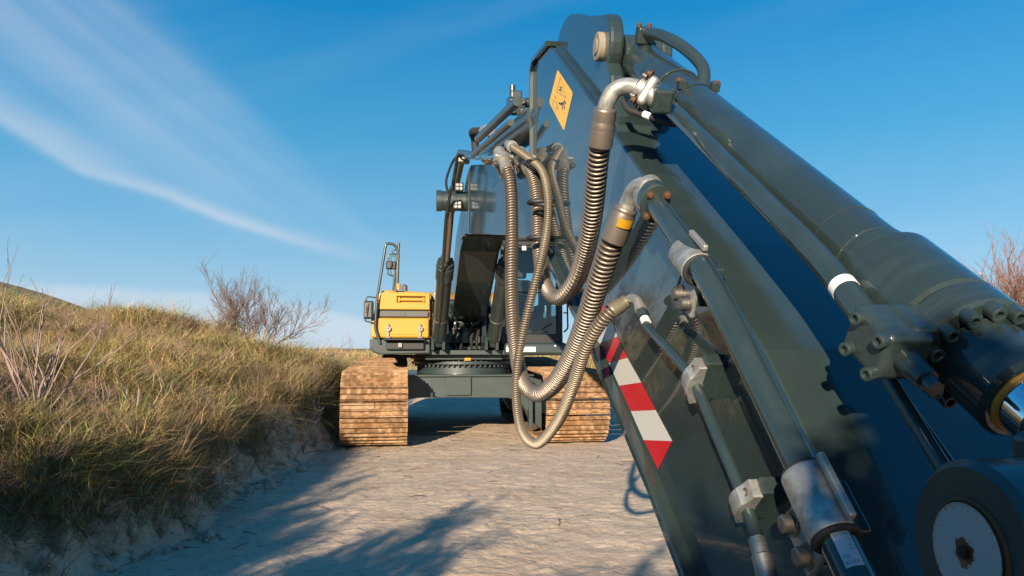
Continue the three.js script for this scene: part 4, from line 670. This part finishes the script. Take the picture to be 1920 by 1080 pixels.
const straw = k => k < .42 ? [.46 * Q(.7, 1.15), .345 * Q(.7, 1.15), .15 * Q(.7, 1.2)] : k < .75 ? [.31 * Q(.7, 1.15), .235 * Q(.7, 1.15), .085] : [.20, .13, .07];
const grassMat = new THREE.MeshStandardMaterial({ vertexColors: true, roughness: .8, side: THREE.DoubleSide });
const nearTufts = [0, 1, 2].map(() => tuft(27, .06, .23, .16, 1.3, .0068, .26, straw)), greenTufts = [0, 1].map(() => tuft(27, .06, .21, .16, 1.1, .0068, .60, straw)), longTufts = [0].map(() => tuft(12, .25, .48, .07, .75, .0045, .05, straw)), farTufts = [0, 1].map(() => tuft(16, .15, .34, .22, .8, .018, .15, straw, 2)), hangTufts = [0].map(() => tuft(26, .2, .42, .12, 2.0, .0065, .2, k => k < .5 ? [.20, .14, .07] : [.13, .09, .05]));
// all tufts of a kind joined into one mesh of loose blades
function scatter(name, label, category, geos, lists) {
  let nv = 0, ni = 0; lists.forEach((l, k) => { nv += l.length * geos[k].attributes.position.count; ni += l.length * geos[k].index.count; });
  const pos = new Float32Array(nv * 3), col = new Float32Array(nv * 3), idx = new Uint32Array(ni), m = new THREE.Matrix4(), q = new THREE.Quaternion(), e = new THREE.Euler(), v = V(0, 0, 0); let o = 0, w = 0;
  lists.forEach((l, k) => { const gp = geos[k].attributes.position.array, gc = geos[k].attributes.color.array, gi = geos[k].index.array, n = gp.length / 3;
    for (const t of l) { e.set(t.tx || 0, t.r, t.tz || 0); q.setFromEuler(e); m.compose(V(t.x, t.y, t.z), q, V(t.s, t.s * (t.sy || 1), t.s)); for (let i = 0; i < n; i++) { v.set(gp[i * 3], gp[i * 3 + 1], gp[i * 3 + 2]).applyMatrix4(m); const a = (o + i) * 3; pos[a] = v.x; pos[a + 1] = v.y; pos[a + 2] = v.z; col[a] = gc[i * 3] * t.c[0]; col[a + 1] = gc[i * 3 + 1] * t.c[1]; col[a + 2] = gc[i * 3 + 2] * t.c[2]; } for (let i = 0; i < gi.length; i++) idx[w + i] = gi[i] + o; o += n; w += gi.length; } });
  const g = new THREE.BufferGeometry(); g.setAttribute('position', new THREE.BufferAttribute(pos, 3)); g.setAttribute('color', new THREE.BufferAttribute(col, 3)); g.setIndex(new THREE.BufferAttribute(idx, 1)); g.computeVertexNormals();
  const me = mesh(name, g, grassMat, scene); thing(me, label, category, null, 'stuff'); return me;
}
{
  const B = { near0: [], near1: [], near2: [], green0: [], green1: [], long0: [], far0: [], far1: [], hang0: [], hangl: [] };
  const put = (x, z, key, s, opt = {}) => {
    const n = fbm(x * .9, z * .9, 3, 201), w = fbm(x * .35, z * .35, 3, 205); const k = .86 + .55 * n; const warm = mix(.92, 1.12, w);
    B[key].push({ x, y: groundH(x, z) - .02, z, r: rv() * 6.283, tx: Q(-.35, .35), tz: Q(-.35, .35), s: s * Q(.75, 1.25), c: [k * warm, k, k * mix(1.08, .9, w)], ...opt });
  };
  const edge = (x, z) => .30 + .34 * (fbm(x * 3, z * 3, 3, 151) - .5);
  for (let i = 0; i < 31000; i++) { // the left bank, thick near the camera
    const d = 2.6 + 14 * Math.pow(rv(), 1.25), a = Q(.10, .70); const x = -Math.sin(a) * d * 1.0, z = -Math.cos(a) * d; const dl = toeLeft(z) - x; if (dl < edge(x, z) * .8) continue;
    const gr = fbm(x * .7 + 5, z * .7, 3, 211); const u = rv();
    const key = gr > .53 && u < .7 ? (u < .35 ? 'green0' : 'green1') : u > .993 ? 'long0' : 'near' + Math.floor(rv() * 3);
    put(x, z, key, (.16 + 1.15 * sstep(.25, .8, fbm(x * 1.7, z * 1.7, 3, 214))) * mix(.85, 1.15, sstep(4, 11, d)));
  }
  for (let i = 0; i < 1800; i++) { const x = -2.1 - 7 * rv(), z = Q(-2.5, 3); if (toeLeft(z) - x < .4) continue; put(x, z, 'near0', 1.2); }
  for (let z = .5; z > -14; z -= .022) { // turf hanging over the eroded edge
    const x = toeLeft(z) - edge(0, z) - Q(-.06, .2); put(x, z, 'hang0', Q(.45, .85), { tz: -Q(.3, 1.2), tx: Q(-.5, .5) });
    if (rv() < .6) put(x - .1, z, 'near' + Math.floor(rv() * 3), .9, { tz: -Q(-.2, .3) });
  }
  for (let i = 0; i < 900; i++) { const z = -2.5 - 10.5 * rv(), x = toeLeft(z) - Q(.05, .40); put(x, z, 'hang0', Q(.2, .6), { tz: -Q(.6, 2.2), tx: Q(-.8, .8) }); }
  for (let i = 0; i < 2600; i++) { const z = -7 - 25 * rv(), x = toeRight(z) + .3 + 14 * Math.pow(rv(), 1.4); put(x, z, rv() < .5 ? 'far0' : 'far1', .9); }
  for (let i = 0; i < 5500; i++) { const z = -20 - 55 * Math.pow(rv(), 1.4), x = Q(-1.1, 1.1) * (-z); const dl = toeLeft(z) - x, dr = x - toeRight(z); if (dl < .3 && dr < .3 && z > -25) continue; put(x, z, rv() < .5 ? 'far0' : 'far1', 1.15 + .02 * (-z - 20)); }
  for (let i = 0; i < 900; i++) { const a = Q(-.8, -.5), d = Q(34, 60); put(Math.sin(a) * d, -Math.cos(a) * d, 'far0', 1.6); }
  const lab = { near: ['bank_grass', 'dry straw-coloured grass covering the left bank'], green: ['green_grass', 'olive green grass patches among the dry grass on the left bank'], long: ['tall_grass', 'tall pale grass stalks rising from the left bank'], far: ['heath_grass', 'brown heath grass beyond the machine and right of the path'], hang: ['hanging_turf', 'dark roots and grass hanging over the eroded sand edge'] };
  const geos = { near: nearTufts, green: greenTufts, long: longTufts, far: farTufts, hang: hangTufts };
  for (const k of Object.keys(geos)) { const keys = geos[k].map((_, i) => k + i); scatter(lab[k][0], lab[k][1], 'grass', geos[k], keys.map(q => B[q])); }
}
// ---- bare shrubs
function shrubGeo(o) { // returns {wood, twigs, leaves}
  const q = mulberry(o.seed), U = (a, b) => a + (b - a) * q(); const wood = [], twigs = [], lv = [];
  const seg = (list, a, b, ra, rb, n) => { list.push([a, b, ra, rb, n]); };
  const grow = (p, d, len, r, depth) => {
    const steps = depth === 0 ? 4 : 3; let cur = p.clone(), dir = d.clone(); const pts = [cur.clone()];
    for (let i = 0; i < steps; i++) {
      dir.add(V(U(-1, 1), U(-1, 1), U(-1, 1)).multiplyScalar(o.wig)).add(V(0, o.up, 0)).normalize(); const nx = cur.clone().addScaledVector(dir, len / steps);
      const ra = r * (1 - .5 * i / steps), rb = r * (1 - .5 * (i + 1) / steps); seg(depth < 2 ? wood : twigs, cur, nx, ra, rb, depth < 2 ? 5 : 3); cur = nx; pts.push(cur.clone());
      if (depth < o.depth) { const kids = i < 1 && depth === 0 ? 0 : o.kids; for (let k = 0; k < kids; k++) if (q() < .8) { const side = V(U(-1, 1), U(-.3, .9), U(-1, 1)).normalize(); const nd = dir.clone().multiplyScalar(o.fwd).add(side.multiplyScalar(o.spread)).normalize(); grow(cur, nd, len * U(.42, .68), r * .55, depth + 1); } }
      if (o.leaf && depth >= 2) for (let k = 0; k < o.leaf; k++) lv.push([cur.clone().add(V(U(-.06, .06), U(-.06, .06), U(-.06, .06))), U(0, 6.28), U(-1, 1)]);
    }
  };
  for (let i = 0; i < o.stems; i++) { const a = i / o.stems * 6.283 * 1.618 * 2 + U(-.4, .4), t = o.fan * Math.sqrt((i + .5) / o.stems) * U(.8, 1.2); grow(V(U(-.06, .06) * o.h, -.06, U(-.06, .06) * o.h), V(Math.cos(a) * t, 1, Math.sin(a) * t).normalize(), o.h * U(.45, .75), o.r * U(.7, 1.1), 0); }
  const build = list => {
    let nv = 0, ni = 0; for (const s of list) { nv += s[4] * 2; ni += s[4] * 6; } const pos = new Float32Array(nv * 3), idx = new Uint32Array(ni); let v = 0, k = 0; const X = V(0, 0, 0), Y = V(0, 0, 0), D = V(0, 0, 0);
    for (const [a, b, ra, rb, n] of list) { D.subVectors(b, a).normalize(); X.set(Math.abs(D.y) < .9 ? 0 : 1, Math.abs(D.y) < .9 ? 1 : 0, 0).cross(D).normalize(); Y.crossVectors(D, X); const o2 = v; for (const [p, r] of [[a, ra], [b, rb]]) for (let i = 0; i < n; i++) { const t = i / n * 6.2832, c = Math.cos(t) * r, s = Math.sin(t) * r; pos.set([p.x + X.x * c + Y.x * s, p.y + X.y * c + Y.y * s, p.z + X.z * c + Y.z * s], v * 3); v++; } for (let i = 0; i < n; i++) { const j = (i + 1) % n; idx.set([o2 + i, o2 + j, o2 + n + i, o2 + j, o2 + n + j, o2 + n + i], k); k += 6; } }
    const g = new THREE.BufferGeometry(); g.setAttribute('position', new THREE.BufferAttribute(pos, 3)); g.setIndex(new THREE.BufferAttribute(idx, 1)); g.computeVertexNormals(); return g;
  };
  let leaves = null; if (o.leaf) { const pos = [], S = o.leafSize || .03; for (const [p, a, t] of lv) { const dx = Math.cos(a), dz = Math.sin(a); pos.push(p.x - dz * S * .3, p.y, p.z + dx * S * .3, p.x + dz * S * .3, p.y, p.z - dx * S * .3, p.x + dx * S, p.y + t * S, p.z + dz * S); } leaves = new THREE.BufferGeometry(); leaves.setAttribute('position', new THREE.Float32BufferAttribute(pos, 3)); leaves.computeVertexNormals(); }
  return { wood: build(wood), twigs: twigs.length ? build(twigs) : null, leaves };
}
const bark = new THREE.MeshStandardMaterial({ color: lin(.16, .115, .09), roughness: .9 }), barkGrey = new THREE.MeshStandardMaterial({ color: lin(.20, .165, .14), roughness: .9 }), twigMat = new THREE.MeshStandardMaterial({ color: lin(.16, .105, .075), roughness: .9 }), twigRed = new THREE.MeshStandardMaterial({ color: lin(.24, .12, .085), roughness: .9 }), twigGrey = new THREE.MeshStandardMaterial({ color: lin(.24, .175, .15), roughness: .9 }), deadMat = new THREE.MeshStandardMaterial({ color: lin(.34, .27, .21), roughness: .9 });
const leafMat = new THREE.MeshStandardMaterial({ color: lin(.05, .055, .02), roughness: .8, side: THREE.DoubleSide });
function shrub(name, label, category, x, z, o, mw, mt, grp, y) {
  const g = new THREE.Group(); g.name = numbered(name); g.position.set(x, y === undefined ? groundH(x, z) : y, z); scene.add(g); thing(g, label, category, grp); const q = shrubGeo(o);
  mesh('trunk', q.wood, mw, g); if (q.twigs) mesh('crown', q.twigs, mt, g); if (q.leaves) mesh('foliage', q.leaves, leafMat, g); return g;
}
const gx = (px, d) => (px - 960) / FPX * d;
const D = { stems: 6, h: 1, r: .016, kids: 2, depth: 3, wig: .22, up: .05, fwd: 1, spread: .8, fan: .7 };
shrub('bare_tree', 'round bare thorny tree standing alone on the crest of the bank', 'tree', gx(478, 12.5), -12.5, { ...D, seed: 11, h: 1.2, stems: 12, r: .016, depth: 4, kids: 2, fan: 1.05, up: .05 }, bark, twigMat);
shrub('thorn_shrub', 'low dense twiggy shrub at the foot of the round bare tree', 'shrub', gx(425, 12.2), -12.2, { ...D, seed: 12, h: .6, stems: 6, fan: 1.2, r: .012 }, bark, twigMat);
shrub('thorn_shrub', 'small fan-shaped bare shrub where the bank drops to the left track', 'shrub', gx(607, 12.8), -12.8, { ...D, seed: 13, h: .7, stems: 9, fan: 1.3, r: .010 }, barkGrey, twigGrey);
shrub('thorn_shrub', 'thin sparse sapling leaning by the left track', 'sapling', gx(664, 12.6), -12.6, { ...D, seed: 14, h: .55, stems: 2, fan: .7, r: .009, depth: 2 }, barkGrey, twigGrey);
shrub('thorn_shrub', 'small bare shrub on the skyline between dune and round tree', 'shrub', gx(312, 13), -13, { ...D, seed: 15, h: .7, stems: 7, fan: 1, r: .010 }, bark, twigMat);
shrub('thorn_shrub', 'single forked bare sprig on the skyline', 'shrub', gx(262, 12.6), -12.6, { ...D, seed: 16, h: .55, stems: 1, fan: .3, r: .008, depth: 2 }, barkGrey, twigGrey);
shrub('thorn_shrub', 'feathery bare shrub in front of the distant dune', 'shrub', gx(108, 15), -15, { ...D, seed: 17, h: .75, stems: 8, fan: 1.1, r: .011 }, bark, twigMat);
shrub('thorn_shrub', 'wispy bare shrub at the right end of the distant dune', 'shrub', gx(60, 14.2), -14.2, { ...D, seed: 18, h: .6, stems: 6, fan: 1.1, r: .010 }, bark, twigMat);
shrub('grey_shrub', 'leggy grey-violet shrub with long straight stems in the bank grass', 'shrub', gx(70, 5.3), -5.3, { ...D, seed: 22, h: 1.0, stems: 9, fan: .85, r: .011, depth: 2, kids: 1, wig: .14, spread: .6 }, twigGrey, twigGrey);
shrub('grey_shrub', 'low grey twigs at the edge of the dry grass', 'shrub', gx(250, 6.0), -6.0, { ...D, seed: 23, h: .55, stems: 5, fan: 1.3, r: .008, depth: 2, kids: 1, wig: .2 }, deadMat, twigGrey);
shrub('dead_branch', 'pale dead branches poking out over the eroded bank edge', 'branch', gx(575, 9.4), -9.4, { ...D, seed: 24, h: .55, stems: 4, fan: 1.6, r: .010, depth: 2, kids: 1, wig: .35, up: -.02 }, deadMat, deadMat);
shrub('dead_branch', 'bare brushwood caught beside the front of the left track', 'branch', -2.42, -9.0, { ...D, seed: 25, h: .5, stems: 6, fan: 1.6, r: .007, depth: 2, kids: 1, wig: .3, up: 0 }, twigGrey, twigGrey);
for (let i = 0; i < 5; i++) shrub('heather_clump', 'small brown scrub clump on the bank crest ' + ['before the distant dune', 'left of the round tree', 'touching the low shrub by the round tree', 'just right of the round bare tree', 'between round tree and fan-shaped shrub'][i], 'shrub', gx([190, 350, 400, 520, 560][i], 11.5 + i * .3), -(11.5 + i * .3), { ...D, seed: 31 + i, h: .34, stems: 6, fan: 1.6, r: .007, depth: 3, kids: 2 }, bark, i % 2 ? twigMat : twigRed, 'scrub clumps on the bank crest');
for (const [px, d, h, s, w] of [[1905, 8.5, 1.7, 41, 'standing right behind the big cylinder gland'], [1965, 8.0, 1.9, 42, 'next to the one behind the cylinder gland'], [1990, 9.4, 1.8, 43, 'farthest up the right-hand bank']]) shrub('reddish_shrub', 'dense reddish-brown bare shrub ' + w, 'shrub', gx(px, d), -d, { ...D, seed: s, h: h * .70, stems: 18, fan: .9, r: .016, depth: 3, kids: 2, up: .12 }, bark, twigRed, 'reddish shrubs right of the stick');
{ // wiry dwarf scrub woven through the grass
  const q = shrubGeo({ ...D, seed: 71, h: .30, stems: 6, fan: 1.8, r: .004, depth: 2, kids: 2, wig: .35, up: .0 }), g = mergeGeometries([q.wood, q.twigs].filter(Boolean)); const list = [];
  for (let i = 0; i < 2600; i++) { const d = 3 + 11 * rv(), a = Q(.12, .68), x = -Math.sin(a) * d, z = -Math.cos(a) * d; if (toeLeft(z) - x < .35) continue; list.push([x, z]); }
  const m = new THREE.Matrix4(), qq = new THREE.Quaternion(), im = new THREE.InstancedMesh(g, twigGrey, list.length), c = new THREE.Color(); list.forEach(([x, z], i) => { qq.setFromEuler(new THREE.Euler(Q(-.4, .4), rv() * 6.28, Q(-.4, .4))); const s = Q(.5, 1.15); m.compose(V(x, groundH(x, z) - .01, z), qq, V(s, s, s)); im.setMatrixAt(i, m); const k = Q(.6, 1.5); c.setRGB(k * 1.1, k * Q(.9, 1.15), k * .75); im.setColorAt(i, c); });
  im.name = 'dwarf_scrub'; im.castShadow = im.receiveShadow = true; scene.add(im); thing(im, 'wiry brown dwarf scrub woven through the bank grass', 'scrub', null, 'stuff');
}
// thicket behind and left of the viewpoint, whose shade falls over the path
const dense = { ...D, depth: 3, kids: 2, stems: 9, fan: .9, r: .02, leaf: 3, leafSize: .07 };
const thicketAt = ['in the thicket on the bank top behind the viewpoint, the outermost', 'in the thicket behind the viewpoint, second along the bank', 'in the middle of the thicket behind the viewpoint', 'on the bank edge in the thicket behind the viewpoint', 'on the sand at the end of the thicket behind the viewpoint', 'low on the bank slope in front of the thicket', 'standing alone on the sand behind the viewpoint'];
[[-5.6, .5, 1.0, 51], [-4.5, .3, 1.05, 52], [-3.5, .6, 1.2, 53], [-2.5, .9, 1.35, 54], [-1.35, 2.2, 1.5, 55], [-3.0, 1.8, 1.3, 56], [-.6, 2.3, 1.66, 57]].forEach(([x, z, h, s], i) => shrub('thicket_shrub', 'leafy evergreen shrub ' + thicketAt[i], 'shrub', x, z, { ...dense, seed: s, h, ...(i === 6 ? { fan: .5, leaf: 7, leafSize: .11, up: .1 } : {}) }, bark, twigMat, 'thicket behind the viewpoint'));
// ---- litter on the sand
{
  const list = []; for (let i = 0; i < 2600; i++) { const z = -3.2 - 9.5 * rv(), x = mix(toeLeft(z), 2.2, Math.pow(rv(), 1.5)); list.push([x, groundH(x, z) + .004, z]); }
  const P = [V(-.5, 0, 0), V(-.2, .06, .05), V(.1, .04, -.05), V(.5, 0, .03)]; const g = sweep(P, t => .035 * (1 - .6 * t), 4, false);
  const im = new THREE.InstancedMesh(g, new THREE.MeshStandardMaterial({ color: lin(.10, .07, .05), roughness: .9 }), list.length), m = new THREE.Matrix4(), q = new THREE.Quaternion();
  list.forEach(([x, y, z], i) => { q.setFromEuler(new THREE.Euler(Q(-.15, .15), rv() * 6.28, Q(-.15, .15))); const s = rv() < .04 ? Q(.10, .22) : Q(.015, .06); m.compose(V(x, y, z), q, V(s, Math.max(s * .5, .02) * 1.2, Math.max(s * .5, .03))); im.setMatrixAt(i, m); });
  im.name = 'twig_litter'; im.castShadow = im.receiveShadow = true; scene.add(im); thing(im, 'small dark twigs and straw littering the sand path', 'litter', null, 'stuff');
  const cg = new THREE.IcosahedronGeometry(1, 2); { const p = cg.attributes.position; for (let i = 0; i < p.count; i++) { const k = 1 + .6 * (fbm(p.getX(i) * 2 + 5, p.getY(i) * 2 + p.getZ(i) * 1.7, 3, 231) - .5) * 2; p.setXYZ(i, p.getX(i) * k, p.getY(i) * k * .7, p.getZ(i) * k); } cg.computeVertexNormals(); }
  const cl = []; for (let i = 0; i < 260; i++) { const z = -3 - 10 * rv(), wall = true; const x = wall ? toeLeft(z) + Q(-.35, .25) : Q(-2, 2); cl.push([x, z, wall ? Q(.008, .026) * (rv() < .12 ? 2 : 1) : Q(.006, .018)]); }
  const ic = new THREE.InstancedMesh(cg, new THREE.MeshStandardMaterial({ color: lin(.55, .45, .355), roughness: 1, bumpMap: sandBump, bumpScale: .01 }), cl.length); cl.forEach(([x, z, s], i) => { q.setFromEuler(new THREE.Euler(rv() * 6, rv() * 6, rv() * 6)); m.compose(V(x, groundH(x, z) + s * .3, z), q, V(s, s, s)); ic.setMatrixAt(i, m); }); ic.name = 'sand_clods'; ic.castShadow = ic.receiveShadow = true; scene.add(ic); thing(ic, 'crumbled clods of sand below the eroded bank', 'sand', null, 'stuff');
}
renderer.render(scene, camera);
